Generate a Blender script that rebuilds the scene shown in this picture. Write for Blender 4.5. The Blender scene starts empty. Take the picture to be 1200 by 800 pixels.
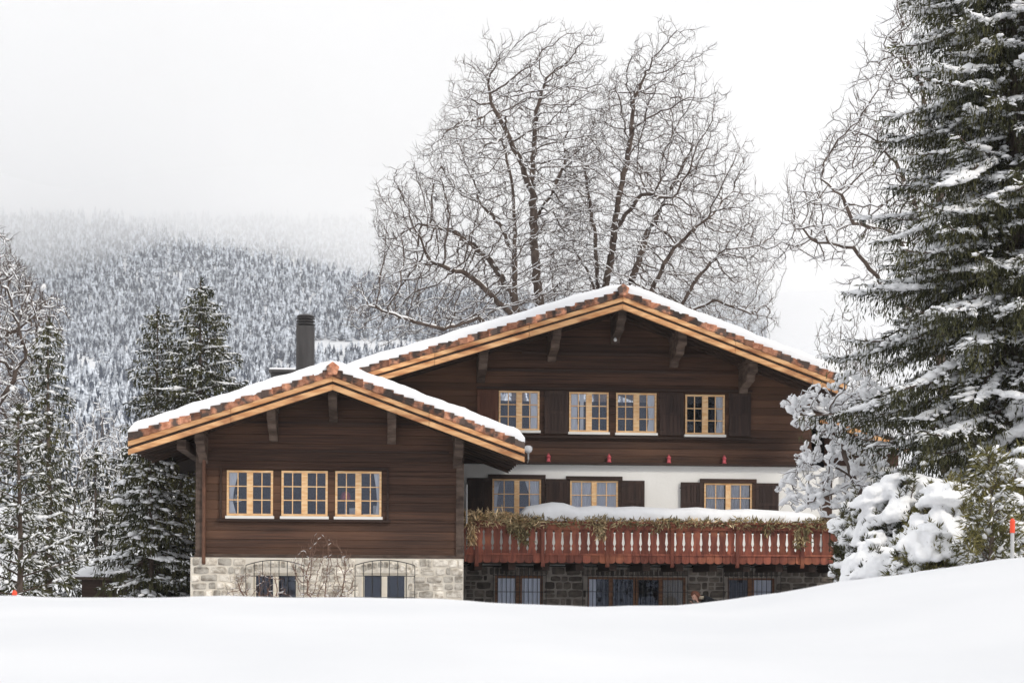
import bpy, math, random
import numpy as np
from mathutils import Matrix, Vector, Euler
random.seed(7); rng = np.random.default_rng(7)
R = math.radians
S = bpy.context.scene; COL = S.collection

# ------------------------------------------------------------------ camera
F = 2060.0; HY = 690.0
YAW = R(-4.2); ROLL = R(-0.3)
cam = bpy.data.cameras.new('camera'); co = bpy.data.objects.new('camera', cam); COL.objects.link(co)
cam.sensor_width = 36; cam.lens = F / 1200 * 36; cam.shift_y = (HY - 400) / 1200
cam.clip_start = 0.1; cam.clip_end = 12000
co.location = (0, 0, 0); co.rotation_euler = (R(90), ROLL, YAW)
cam.dof.use_dof = True; cam.dof.focus_distance = 43; cam.dof.aperture_fstop = 3.2
S.camera = co
CM = np.array(Euler((R(90), ROLL, YAW), 'XYZ').to_matrix())
def W(px, py, Y):                       # a point of the photograph taken to the vertical plane y = Y
    d = CM @ np.array([(px - 600) / F, -(py - HY) / F, -1.0]); t = Y / d[1]
    return d[0] * t, d[2] * t
def PX(px, Y): return W(px, HY, Y)[0]
def to_px(p):
    c = np.asarray(p) @ CM
    return 600 + F * c[..., 0] / -c[..., 2], HY - F * c[..., 1] / -c[..., 2]

# ------------------------------------------------------------------ world, sun, exposure
SUN_EL, SUN_AZ = R(38), R(140)          # azimuth clockwise from +y (north): front right, behind the camera
w = bpy.data.worlds.new('World'); S.world = w; w.use_nodes = True
nt = w.node_tree; nt.nodes.clear(); N = nt.nodes.new; L = nt.links.new
out = N('ShaderNodeOutputWorld'); bg = N('ShaderNodeBackground'); bg.inputs[1].default_value = 0.1
sky = N('ShaderNodeTexSky'); sky.sky_type = 'NISHITA'; sky.sun_disc = False
sky.sun_elevation = SUN_EL; sky.sun_rotation = SUN_AZ
tc = N('ShaderNodeTexCoord'); nz = N('ShaderNodeTexNoise'); nz.inputs['Scale'].default_value = 2.2
nz.inputs['Detail'].default_value = 5; L(tc.outputs['Generated'], nz.inputs['Vector'])
cr = N('ShaderNodeValToRGB'); L(nz.outputs[0], cr.inputs[0])
cr.color_ramp.elements[0].position = .3; cr.color_ramp.elements[0].color = (8.3, 8.35, 8.5, 1)
cr.color_ramp.elements[1].position = .7; cr.color_ramp.elements[1].color = (9.6, 9.6, 9.66, 1)
mx = N('ShaderNodeMix'); mx.data_type = 'RGBA'; mx.inputs[0].default_value = .96
L(sky.outputs[0], mx.inputs[6]); L(cr.outputs[0], mx.inputs[7]); L(mx.outputs[2], bg.inputs[0]); L(bg.outputs[0], out.inputs[0])
sd = bpy.data.lights.new('sun', 'SUN'); sd.energy = 1.6; sd.angle = R(10); sd.color = (1, .93, .82)
so = bpy.data.objects.new('sun', sd); COL.objects.link(so)
so.rotation_euler = (R(90) - SUN_EL, 0, math.pi - SUN_AZ)
S.view_settings.view_transform = 'Standard'; S.view_settings.look = 'None'
S.view_settings.exposure = 0.20; S.view_settings.gamma = 1
try:
    S.cycles.volume_bounces = 8; S.cycles.max_bounces = 14; S.cycles.transparent_max_bounces = 16
except Exception: pass

# ------------------------------------------------------------------ mesh helpers
def link_mesh(name, V, Fq, mats, parent=None, mi=None, tint=None, smooth=False):
    """V (n,3); Fq list of (m,k) int arrays; mats list"""
    me = bpy.data.meshes.new(name)
    V = np.asarray(V, dtype=np.float32)
    if not isinstance(Fq, list): Fq = [Fq]
    Fq = [f for f in Fq if len(f)]
    loops = np.concatenate([np.asarray(f).ravel() for f in Fq]).astype(np.int32)
    tot = np.concatenate([np.full(len(f), np.asarray(f).shape[1]) for f in Fq]).astype(np.int32)
    start = np.concatenate([[0], np.cumsum(tot)[:-1]]).astype(np.int32)
    me.vertices.add(len(V)); me.vertices.foreach_set('co', V.ravel())
    me.loops.add(len(loops)); me.loops.foreach_set('vertex_index', loops)
    me.polygons.add(len(tot)); me.polygons.foreach_set('loop_start', start)
    try: me.polygons.foreach_set('loop_total', tot)
    except Exception: pass
    for m in mats: me.materials.append(m)
    if mi is not None: me.polygons.foreach_set('material_index', np.asarray(mi, dtype=np.int32))
    if smooth: me.polygons.foreach_set('use_smooth', np.ones(len(tot), bool))
    me.update(calc_edges=True); me.validate()
    if tint is not None and len(tint) == len(me.polygons):
        a = me.attributes.new('tint', 'FLOAT', 'FACE'); a.data.foreach_set('value', np.asarray(tint, dtype=np.float32))
    o = bpy.data.objects.new(name, me); COL.objects.link(o)
    if parent is not None:
        o.parent = parent
        if parent.location.length > 0 and not parent.parent:
            o.matrix_parent_inverse = Matrix.Translation(-parent.location)
    return o

class MB:
    def __init__(s): s.v = []; s.f = []; s.t = []; s.tv = .5
    def poly(s, pts, t=None):
        b = len(s.v); s.v += [tuple(p) for p in pts]; s.f.append(list(range(b, b + len(pts)))); s.t.append(s.tv if t is None else t)
    def hexa(s, p, t=None):             # 8 points: 0-3 bottom ring, 4-7 top ring
        b = len(s.v); s.v += [tuple(q) for q in p]
        for q in ((0, 3, 2, 1), (4, 5, 6, 7), (0, 1, 5, 4), (1, 2, 6, 5), (2, 3, 7, 6), (3, 0, 4, 7)):
            s.f.append([b + i for i in q]); s.t.append(s.tv if t is None else t)
    def box(s, x0, x1, y0, y1, z0, z1, t=None):
        s.hexa([(x0, y0, z0), (x1, y0, z0), (x1, y1, z0), (x0, y1, z0), (x0, y0, z1), (x1, y0, z1), (x1, y1, z1), (x0, y1, z1)], t)
    def prism(s, poly, y0, y1, t=None):  # polygon in xz (counter-clockwise seen from -y) extruded in y
        n = len(poly); b = len(s.v)
        s.v += [(x, y0, z) for x, z in poly] + [(x, y1, z) for x, z in poly]
        T = s.tv if t is None else t
        s.f.append(list(range(b, b + n))); s.f.append(list(range(b + 2 * n - 1, b + n - 1, -1))); s.t += [T, T]
        for i in range(n):
            j = (i + 1) % n; s.f.append([b + j, b + i, b + n + i, b + n + j]); s.t.append(T)
    def prismx(s, poly, x0, x1, t=None):  # polygon in yz extruded in x
        n = len(poly); b = len(s.v); T = s.tv if t is None else t
        s.v += [(x0, y, z) for y, z in poly] + [(x1, y, z) for y, z in poly]
        s.f.append(list(range(b, b + n))); s.f.append(list(range(b + 2 * n - 1, b + n - 1, -1))); s.t += [T, T]
        for i in range(n):
            j = (i + 1) % n; s.f.append([b + j, b + i, b + n + i, b + n + j]); s.t.append(T)
    def lathe(s, prof, c, n=12, t=None):  # profile (r,z) about vertical axis at c
        b = len(s.v); T = s.tv if t is None else t
        for r, z in prof:
            for k in range(n):
                a = 2 * math.pi * k / n; s.v.append((c[0] + r * math.cos(a), c[1] + r * math.sin(a), c[2] + z))
        for i in range(len(prof) - 1):
            for k in range(n):
                k2 = (k + 1) % n; s.f.append([b + i * n + k, b + i * n + k2, b + (i + 1) * n + k2, b + (i + 1) * n + k]); s.t.append(T)
        s.f.append([b + k for k in range(n)][::-1]); s.f.append([b + (len(prof) - 1) * n + k for k in range(n)]); s.t += [T, T]
    def tube(s, pts, r, n=6, t=None):
        pts = [Vector(p) for p in pts]; b = len(s.v); T = s.tv if t is None else t
        if not hasattr(r, '__len__'): r = [r] * len(pts)
        for i, p in enumerate(pts):
            d = (pts[min(i + 1, len(pts) - 1)] - pts[max(i - 1, 0)]).normalized()
            u = d.cross(Vector((.31, .87, .13))).normalized(); v = d.cross(u)
            for k in range(n):
                a = 2 * math.pi * k / n; q = p + (u * math.cos(a) + v * math.sin(a)) * r[i]; s.v.append(tuple(q))
        for i in range(len(pts) - 1):
            for k in range(n):
                k2 = (k + 1) % n; s.f.append([b + i * n + k, b + i * n + k2, b + (i + 1) * n + k2, b + (i + 1) * n + k]); s.t.append(T)
        s.f.append([b + k for k in range(n)][::-1]); s.f.append([b + (len(pts) - 1) * n + k for k in range(n)]); s.t += [T, T]
    def build(s, name, mat, parent=None, smooth=False, bevel=0):
        me = bpy.data.meshes.new(name); me.from_pydata(s.v, [], s.f); me.materials.append(mat)
        a = me.attributes.new('tint', 'FLOAT', 'FACE'); a.data.foreach_set('value', s.t)
        if smooth: me.polygons.foreach_set('use_smooth', [True] * len(me.polygons))
        me.update(); o = bpy.data.objects.new(name, me); COL.objects.link(o)
        if bevel:
            m = o.modifiers.new('bevel', 'BEVEL'); m.width = bevel; m.segments = 2; m.limit_method = 'ANGLE'
        if parent is not None:
            o.parent = parent
            if not parent.parent: o.matrix_parent_inverse = Matrix.Translation(-parent.location)
        return o
def thing(name, label, cat, loc=(0, 0, 0), group=None):
    o = bpy.data.objects.new(name, None); COL.objects.link(o); o.location = loc; o.empty_display_size = .3
    o['label'] = label; o['category'] = cat
    if group: o['group'] = group
    return o
def tag(o, label=None, cat=None, group=None, kind=None):
    for k, v in (('label', label), ('category', cat), ('group', group), ('kind', kind)):
        if v: o[k] = v
    return o

def frames(d):
    d = d / np.maximum(np.linalg.norm(d, axis=1, keepdims=True), 1e-9)
    ref = np.tile(np.array([[.13, .31, .94]]), (len(d), 1)); bad = np.abs((d * ref).sum(1)) > .93
    ref[bad] = (.95, .1, .2)
    u = np.cross(d, ref); u /= np.linalg.norm(u, axis=1, keepdims=True); return d, u, np.cross(d, u)
def segs(p0, p1, r0, r1, d0, d1, n=5):
    """batch of tapered pieces whose end rings face d0 / d1"""
    V = []
    for p, r, d in ((p0, r0, d0), (p1, r1, d1)):
        _, u, v = frames(d); a = np.arange(n) * 2 * np.pi / n
        V.append(p[:, None] + r[:, None, None] * (np.cos(a)[None, :, None] * u[:, None] + np.sin(a)[None, :, None] * v[:, None]))
    V = np.concatenate(V, 1); m = len(p0); k = np.arange(n); k2 = (k + 1) % n
    q = np.stack([k, k2, k2 + n, k + n], 1)
    Fq = (np.arange(m) * 2 * n)[:, None, None] + q[None]
    return V.reshape(-1, 3), Fq.reshape(-1, 4)
def quads(c, d, ln, wd, sd=None):
    """batch of pointed leaf / needle-sprig faces starting at c along d"""
    d = d / np.linalg.norm(d, axis=1, keepdims=True); r = rng.normal(size=d.shape)
    s_ = np.cross(d, r); s_ /= np.linalg.norm(s_, axis=1, keepdims=True)
    ln = np.broadcast_to(ln, len(c))[:, None]; wd = np.broadcast_to(wd, len(c))[:, None]
    V = np.stack([c, c + d * ln * .45 + s_ * wd * .5, c + d * ln, c + d * ln * .45 - s_ * wd * .5], 1)
    return V.reshape(-1, 3), np.arange(len(c) * 4).reshape(-1, 4)
# one icosphere, used as data for the snow lumps
def ico(sub):
    import bmesh
    bm = bmesh.new(); bmesh.ops.create_icosphere(bm, subdivisions=sub, radius=1)
    v = np.array([x.co[:] for x in bm.verts]); f = np.array([[q.index for q in x.verts] for x in bm.faces]); bm.free(); return v, f
ICO = {1: ico(1), 2: ico(2), 3: ico(3)}
def blobs(c, d, ln, wd, ht, sub=2, jit=.16, lf=.13):
    v, f = ICO[sub]; n = len(c)
    if n == 0: return np.zeros((0, 3)), np.zeros((0, 3), int)
    d = np.array(d, float); d[:, 2] *= .9; d /= np.maximum(np.linalg.norm(d, axis=1, keepdims=True), 1e-9)
    z = np.tile([[0, 0, 1.]], (n, 1)); s_ = np.cross(z, d); nn = np.linalg.norm(s_, axis=1, keepdims=True)
    s_ = np.where(nn > .05, s_ / np.maximum(nn, 1e-6), [[1., 0, 0]]); u = np.cross(d, s_)
    jt = 1 + rng.normal(size=(n, len(v), 1)) * jit
    ph = rng.uniform(0, 6.28, (n, 3)); k3 = rng.uniform(1.6, 3.4, (n, 3)); vb = v[None]
    vv = vb * jt * (1 + lf * (np.sin(vb[..., :1] * k3[:, None, :1] + ph[:, None, :1]) + np.sin(vb[..., 1:2] * k3[:, None, 1:2] * 1.4 + ph[:, None, 1:2]) + .6 * np.sin((vb[..., :1] + vb[..., 2:]) * k3[:, None, 2:] * 2.2 + ph[:, None, 2:])))
    ln, wd, ht = [np.broadcast_to(q, n)[:, None, None] for q in (ln, wd, ht)]
    V = c[:, None] + vv[..., :1] * ln * d[:, None] + vv[..., 1:2] * wd * s_[:, None] + vv[..., 2:] * ht * u[:, None]
    return V.reshape(-1, 3), ((np.arange(n) * len(v))[:, None, None] + f[None]).reshape(-1, 3)
def merge(parts):
    V = []; Fs = {}; o = 0
    for v, f in parts:
        if len(v) == 0: continue
        V.append(v); Fs.setdefault(f.shape[1], []).append(f + o); o += len(v)
    return np.concatenate(V), [np.concatenate(x) for x in Fs.values()]

# ------------------------------------------------------------------ materials
def mat(name, col, rough=.7, col2=None, scale=(6, 6, 6), detail=5, lo=.35, hi=.65, tint=0, bump=0, bscale=20, spec=.3, coords='Object', metal=0, big=None):
    m = bpy.data.materials.new(name); m.use_nodes = True; t = m.node_tree; P = t.nodes['Principled BSDF']
    P.inputs['Roughness'].default_value = rough; P.inputs['Specular IOR Level'].default_value = spec; P.inputs['Metallic'].default_value = metal
    n = t.nodes.new; l = t.links.new; tcx = n('ShaderNodeTexCoord'); mp = n('ShaderNodeMapping'); mp.inputs['Scale'].default_value = scale
    l(tcx.outputs[coords], mp.inputs[0]); c = None
    if col2 is not None:
        no = n('ShaderNodeTexNoise'); no.inputs['Scale'].default_value = 1; no.inputs['Detail'].default_value = detail; l(mp.outputs[0], no.inputs['Vector'])
        rp = n('ShaderNodeValToRGB'); rp.color_ramp.elements[0].position = lo; rp.color_ramp.elements[1].position = hi
        rp.color_ramp.elements[0].color = (*col, 1); rp.color_ramp.elements[1].color = (*col2, 1); l(no.outputs[0], rp.inputs[0]); c = rp.outputs[0]
    else:
        rg = n('ShaderNodeRGB'); rg.outputs[0].default_value = (*col, 1); c = rg.outputs[0]
    if big is not None:                  # large soft patches: (colour, scale vec, lo, hi)
        mp2 = n('ShaderNodeMapping'); mp2.inputs['Scale'].default_value = big[1]; l(tcx.outputs[coords], mp2.inputs[0])
        nb = n('ShaderNodeTexNoise'); nb.inputs['Scale'].default_value = 1; nb.inputs['Detail'].default_value = 4; l(mp2.outputs[0], nb.inputs['Vector'])
        mr = n('ShaderNodeMapRange'); mr.inputs[1].default_value = big[2]; mr.inputs[2].default_value = big[3]; l(nb.outputs[0], mr.inputs[0])
        mm = n('ShaderNodeMix'); mm.data_type = 'RGBA'; l(mr.outputs[0], mm.inputs[0]); l(c, mm.inputs[6]); mm.inputs[7].default_value = (*big[0], 1); c = mm.outputs[2]
    if tint:
        at = n('ShaderNodeAttribute'); at.attribute_name = 'tint'
        mr = n('ShaderNodeMapRange'); mr.inputs[3].default_value = 1 - tint; mr.inputs[4].default_value = 1 + tint; l(at.outputs['Fac'], mr.inputs[0])
        vm = n('ShaderNodeVectorMath'); vm.operation = 'SCALE'; l(c, vm.inputs[0]); l(mr.outputs[0], vm.inputs['Scale']); c = vm.outputs[0]
    l(c, P.inputs['Base Color'])
    if bump:
        nb = n('ShaderNodeTexNoise'); nb.inputs['Scale'].default_value = bscale; nb.inputs['Detail'].default_value = 6; l(mp.outputs[0], nb.inputs['Vector'])
        if coords == 'Object' and col2 is None: l(tcx.outputs['Object'], nb.inputs['Vector'])
        bp = n('ShaderNodeBump'); bp.inputs['Strength'].default_value = bump; bp.inputs['Distance'].default_value = .03; l(nb.outputs[0], bp.inputs['Height']); l(bp.outputs[0], P.inputs['Normal'])
    return m
def ramp3(m, stops):                      # replace the ramp by more stops
    rp = [x for x in m.node_tree.nodes if x.type == 'VALTORGB'][0].color_ramp
    while len(rp.elements) > 1: rp.elements.remove(rp.elements[-1])
    rp.elements[0].position = stops[0][0]; rp.elements[0].color = (*stops[0][1], 1)
    for p, c in stops[1:]: e = rp.elements.new(p); e.color = (*c, 1)
    return m
M = {}
M['snow'] = mat('snow', (.91, .915, .935), .75, bump=.25, bscale=5, spec=.15)
M['snow_clump'] = mat('snow_clump', (.92, .925, .94), .8, bump=.5, bscale=14, spec=.1)
M['ground'] = mat('ground_snow', (.715, .73, .76), .8, col2=(.775, .785, .81), scale=(.35, .35, .35), bump=.45, bscale=4, spec=.1)
M['timber'] = mat('dark_timber', (.033, .0185, .0138), .66, col2=(.108, .053, .034), scale=(.6, 4, 26), lo=.28, hi=.72, tint=.34, bump=.7, bscale=3, big=((.135, .068, .040), (.28, .5, .75), .48, .72))  # lighter patches: weathering, raised to stand in for missing sunlit contrast
M['timber_low'] = mat('dark_timber_low', (.028, .017, .014), .72, col2=(.062, .036, .027), scale=(.5, 4, 16), lo=.3, hi=.75, tint=.3, bump=.5, bscale=3, big=((.07, .034, .022), (.3, .5, .6), .52, .72))
M['beam'] = mat('beam_wood', (.055, .036, .028), .75, col2=(.14, .10, .078), scale=(3, 3, 9), tint=.25, bump=.5, bscale=4)
M['soffit'] = mat('soffit_wood', (.032, .020, .015), .8, col2=(.075, .043, .030), scale=(1, 8, 8), tint=.3, bump=.3)
M['verge'] = mat('verge_board', (.56, .24, .09), .5, col2=(.86, .52, .26), scale=(1.6, 10, 10), lo=.30, hi=.62, tint=.14, bump=.35, big=((.34, .13, .055), (1.3, 2, 3.8), .50, .70))
M['tile'] = mat('clay_tile', (.30, .115, .062), .75, col2=(.56, .27, .165), scale=(9, 9, 9), tint=.6, bump=.6, bscale=6, big=((.085, .060, .050), (3.4, 2, 3.4), .45, .56))
M['frame'] = mat('window_wood', (.74, .42, .19), .45, col2=(.88, .62, .36), scale=(5, 5, 22), tint=.1)
M['frame_dark'] = mat('window_wood_brown', (.16, .075, .04), .5, col2=(.30, .15, .08), scale=(5, 5, 22), tint=.1)
M['cream'] = mat('cream_paint', (.78, .70, .58), .5, col2=(.84, .78, .66), scale=(4, 4, 12))
M['sill'] = mat('white_sill', (.84, .82, .78), .5)
M['plaster'] = mat('white_plaster', (.86, .85, .82), .85, col2=(.90, .89, .865), scale=(1.2, 1, 1.2), bump=.2, bscale=9)
M['shutter'] = mat('shutter_wood', (.034, .021, .018), .65, col2=(.060, .036, .029), scale=(14, 4, 1.2), tint=.3, bump=.4)
M['shutter_sunlit'] = mat('shutter_wood_sunlit', (.085, .034, .022), .65, col2=(.13, .055, .034), scale=(14, 4, 1.2), tint=.3, bump=.4)  # lit copy of the shutter wood, sunlight put into the colour
M['rail'] = mat('red_railing_wood', (.155, .046, .033), .6, col2=(.34, .105, .063), scale=(11, 5, 2.4), lo=.3, hi=.7, tint=.32, bump=.4, bscale=4, big=((.46, .17, .085), (.9, 1, 1.6), .56, .76))
M['curtain'] = mat('white_curtain', (.90, .90, .89), .9, col2=(.80, .81, .83), scale=(20, 5, 1))
M['curtain_tan'] = mat('tan_curtain', (.30, .25, .19), .9, col2=(.42, .36, .27), scale=(20, 5, 1))
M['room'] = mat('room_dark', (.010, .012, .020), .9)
M['mortar'] = mat('mortar_light', (.72, .66, .57), .9, col2=(.80, .75, .67), scale=(5, 5, 5), bump=.4)
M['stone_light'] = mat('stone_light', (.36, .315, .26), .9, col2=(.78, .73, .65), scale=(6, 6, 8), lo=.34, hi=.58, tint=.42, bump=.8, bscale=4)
M['mortar_shaded'] = mat('mortar_shaded', (.34, .30, .265), .9, col2=(.50, .45, .40), scale=(5, 5, 5), bump=.4)  # mortar under the balcony, its shade put into the colour
M['stone_shaded'] = mat('stone_shaded', (.095, .080, .068), .85, col2=(.23, .195, .165), scale=(6, 6, 8), lo=.3, hi=.7, tint=.5, bump=.8, bscale=4)  # darker copy of the stone: balcony shade painted into it
M['iron'] = mat('black_iron', (.03, .03, .03), .5, spec=.5)
M['copper'] = mat('brown_pipe', (.12, .06, .04), .45, col2=(.19, .095, .06), metal=.3)
M['metal_dark'] = mat('dark_sheet_metal', (.045, .042, .042), .45, col2=(.075, .07, .07), scale=(8, 8, 1.2), metal=.2, bump=.15)
M['metal_grey'] = mat('grey_metal', (.5, .5, .5), .4)
M['white'] = mat('white_lamp', (.85, .85, .85), .4)
M['lantern'] = mat('red_lantern', (.50, .07, .09), .4, col2=(.62, .14, .16), scale=(20, 20, 20))
M['bark'] = mat('bark_brown', (.085, .058, .046), .9, col2=(.20, .155, .13), scale=(5, 5, 2.4), tint=.2, bump=.8, bscale=5)
M['bark_grey'] = mat('bark_grey', (.085, .07, .062), .9, col2=(.17, .14, .125), scale=(5, 5, 2), bump=.6)
M['needle'] = mat('spruce_needles', (.020, .024, .010), .75, col2=(.095, .090, .032), scale=(1.6, 1.6, 1.6), lo=.35, hi=.7, tint=.55)
M['needle_olive'] = mat('pine_needles', (.065, .068, .022), .7, col2=(.19, .165, .055), scale=(2.4, 2.4, 2.4), tint=.5)
M['garland'] = mat('dry_garland', (.15, .125, .055), .8, col2=(.42, .33, .18), scale=(2.4, 2.4, 2.4), tint=.55)
M['garland_gold'] = mat('straw_garland', (.48, .32, .16), .8, col2=(.84, .66, .42), scale=(4, 4, 4), tint=.45)
M['berry_twig'] = mat('shrub_bark', (.13, .075, .055), .85, col2=(.24, .15, .11))
M['orange'] = mat('orange_plastic', (.85, .09, .04), .45)
M['skin'] = mat('skin', (.62, .36, .27), .5); M['hair'] = mat('hair', (.10, .035, .02), .5, col2=(.17, .06, .03), scale=(30, 30, 30))
M['jacket'] = mat('black_jacket', (.012, .013, .017), .8); M['pink'] = mat('pink_shade', (.62, .13, .17), .7)
def glass_mat(name, tintc, refl):
    m = bpy.data.materials.new(name); m.use_nodes = True; t = m.node_tree; t.nodes.clear(); n = t.nodes.new; l = t.links.new
    o = n('ShaderNodeOutputMaterial'); mxs = n('ShaderNodeMixShader'); tr = n('ShaderNodeBsdfTransparent'); gl = n('ShaderNodeBsdfGlossy')
    tr.inputs[0].default_value = (.975, .98, .99, 1); gl.inputs[0].default_value = (*tintc, 1); gl.inputs['Roughness'].default_value = .03
    fr = n('ShaderNodeFresnel'); fr.inputs[0].default_value = 1.5; ad = n('ShaderNodeMath'); ad.inputs[1].default_value = refl; l(fr.outputs[0], ad.inputs[0])
    no = n('ShaderNodeTexNoise'); no.inputs['Scale'].default_value = 3.5; bp = n('ShaderNodeBump'); bp.inputs['Strength'].default_value = .35; bp.inputs['Distance'].default_value = .02
    tcx = n('ShaderNodeTexCoord'); l(tcx.outputs['Object'], no.inputs['Vector']); l(no.outputs[0], bp.inputs['Height']); l(bp.outputs[0], gl.inputs['Normal'])
    l(ad.outputs[0], mxs.inputs[0]); l(tr.outputs[0], mxs.inputs[1]); l(gl.outputs[0], mxs.inputs[2]); l(mxs.outputs[0], o.inputs[0]); return m
M['glass'] = glass_mat('window_glass', (.72, .80, 1), .012)  # blue of reflected mountains painted into the gloss tint

# ------------------------------------------------------------------ terrain
def sst(a, b, x): t = np.clip((x - a) / (b - a), 0, 1); return t * t * (3 - 2 * t)
CR_D = 14.0
_cpx = np.array([-600, 0, 230, 420, 560, 700, 790, 850, 900, 950, 1000, 1060, 1120, 1200, 1800])
_cpy = np.array([692, 697, 699.5, 701, 704, 709, 709, 704, 696, 690, 682, 674, 665, 653, 600])
_cx = np.array([PX(p, CR_D) for p in _cpx]); _cz = np.array([W(p, q, CR_D)[1] for p, q in zip(_cpx, _cpy)])
_far_y = np.array([0, 52, 80, 140, 250, 400, 650, 900, 1300, 1800, 2400, 3200, 5000])
_far_e = np.array([0, 0, .004, .022, .052, .085, .108, .128, .155, .190, .232, .215, .135])   # elevation tangent
def tz(x, y):
    x = np.asarray(x, float); y = np.asarray(y, float)
    near = np.interp(x * 14 / np.clip(y, 9, 30), _cx, _cz) if False else np.interp(x, _cx, _cz)
    front = near - .36 * np.clip((CR_D - y) / 9, 0, 1.6) ** 1.25 + .014 * np.sin(x * 1.3 + y * .6) * np.cos(y * .9 + .5) + .006 * np.sin(x * 3.7 + 1.3 * np.sin(y * 1.1)) + .004 * np.sin(x * 7.3 + y * 2.1)
    base = -1.2 + .12 * np.sin(x * .5) + 0 * y
    base = base + (1.60 + .010 * np.clip(y - 25, 0, 20)) * sst(6.3, 9.0, x - .24 * np.clip(y - 29, -6, 22)) * (1 - .15 * sst(10, 30, x)) * (1 - sst(60, 110, y) * .6)
    base = base + .75 * sst(38, 44, y) * sst(-8.3, -9.6, x) * 0 + .55 * np.exp(-((x + 7.0) / 1.0) ** 2 - ((y - 37) / 2.5) ** 2)
    k = sst(CR_D, 24, y); z = front * (1 - k) + base * k
    far = np.interp(y, _far_y, _far_e) * y
    bumps = 1 + .045 * np.sin(x / 310 + 1.1) * np.sin(y / 420) + .05 * np.sin(x / 120 + y / 170)
    far = far * bumps + 0.0 * x
    far = far + .22 * np.clip(x - 40, 0, 600) * sst(90, 260, y) * (1 - sst(900, 1800, y)) * .6
    z = z * (1 - sst(52, 90, y) * .7) + np.where(y > 52, far, 0)
    back = .42 * np.clip(-y - 60, 0, 1250) * (1 + .3 * np.sin(x / 260 + .6) + .18 * np.sin(x / 90))
    rough = (np.sin(x * 2.1 + 1.7 * np.sin(y * .8)) * .012 + np.sin(x * .7 - y * 1.1) * .02) * sst(14, 20, y) * (1 - sst(200, 400, y))
    return z + np.where(y < -60, back, 0) + rough
def warp(a, n, p=3.0, lin=60):
    t = np.linspace(-1, 1, n); return lin * t + (a - lin) * np.sign(t) * np.abs(t) ** p
gx = np.unique(np.concatenate([warp(4200, 420, 4, 40)])); gy = np.concatenate([-warp(2600, 260, 3.5, 40)[:130] * -1, np.linspace(0.0, 60, 200)[1:], 60 + np.cumsum(np.linspace(.4, 33, 250))])
gy = np.unique(gy[gy > -2600]); X, Y_ = np.meshgrid(gx, gy); Z = tz(X, Y_)
V = np.stack([X, Y_, Z], -1).reshape(-1, 3); nx = len(gx); ny = len(gy)
i = (np.arange(ny - 1)[:, None] * nx + np.arange(nx - 1)[None]).ravel()
g = link_mesh('ground', V, np.stack([i, i + 1, i + 1 + nx, i + nx], 1), [M['ground']], smooth=True); tag(g, kind='structure')
# forest patches on the far slopes behind the camera (seen in the window panes)
t = M['ground'].node_tree; n = t.nodes.new; l = t.links.new; P = t.nodes['Principled BSDF']
ge = n('ShaderNodeNewGeometry'); sp = n('ShaderNodeSeparateXYZ'); l(ge.outputs['Position'], sp.inputs[0])
mr = n('ShaderNodeMapRange'); mr.inputs[1].default_value = -150; mr.inputs[2].default_value = -330; l(sp.outputs[1], mr.inputs[0])
no = n('ShaderNodeTexNoise'); no.inputs['Scale'].default_value = .006; no.inputs['Detail'].default_value = 8; no.inputs['Roughness'].default_value = .7; l(ge.outputs['Position'], no.inputs['Vector'])
m2 = n('ShaderNodeMapRange'); m2.inputs[1].default_value = .44; m2.inputs[2].default_value = .52; l(no.outputs[0], m2.inputs[0])
mu = n('ShaderNodeMath'); mu.operation = 'MULTIPLY'; l(mr.outputs[0], mu.inputs[0]); l(m2.outputs[0], mu.inputs[1])
old = P.inputs['Base Color'].links[0].from_socket; mm = n('ShaderNodeMix'); mm.data_type = 'RGBA'; l(mu.outputs[0], mm.inputs[0]); l(old, mm.inputs[6])
mm.inputs[7].default_value = (.03, .04, .055, 1); l(mm.outputs[2], P.inputs['Base Color'])

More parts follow.
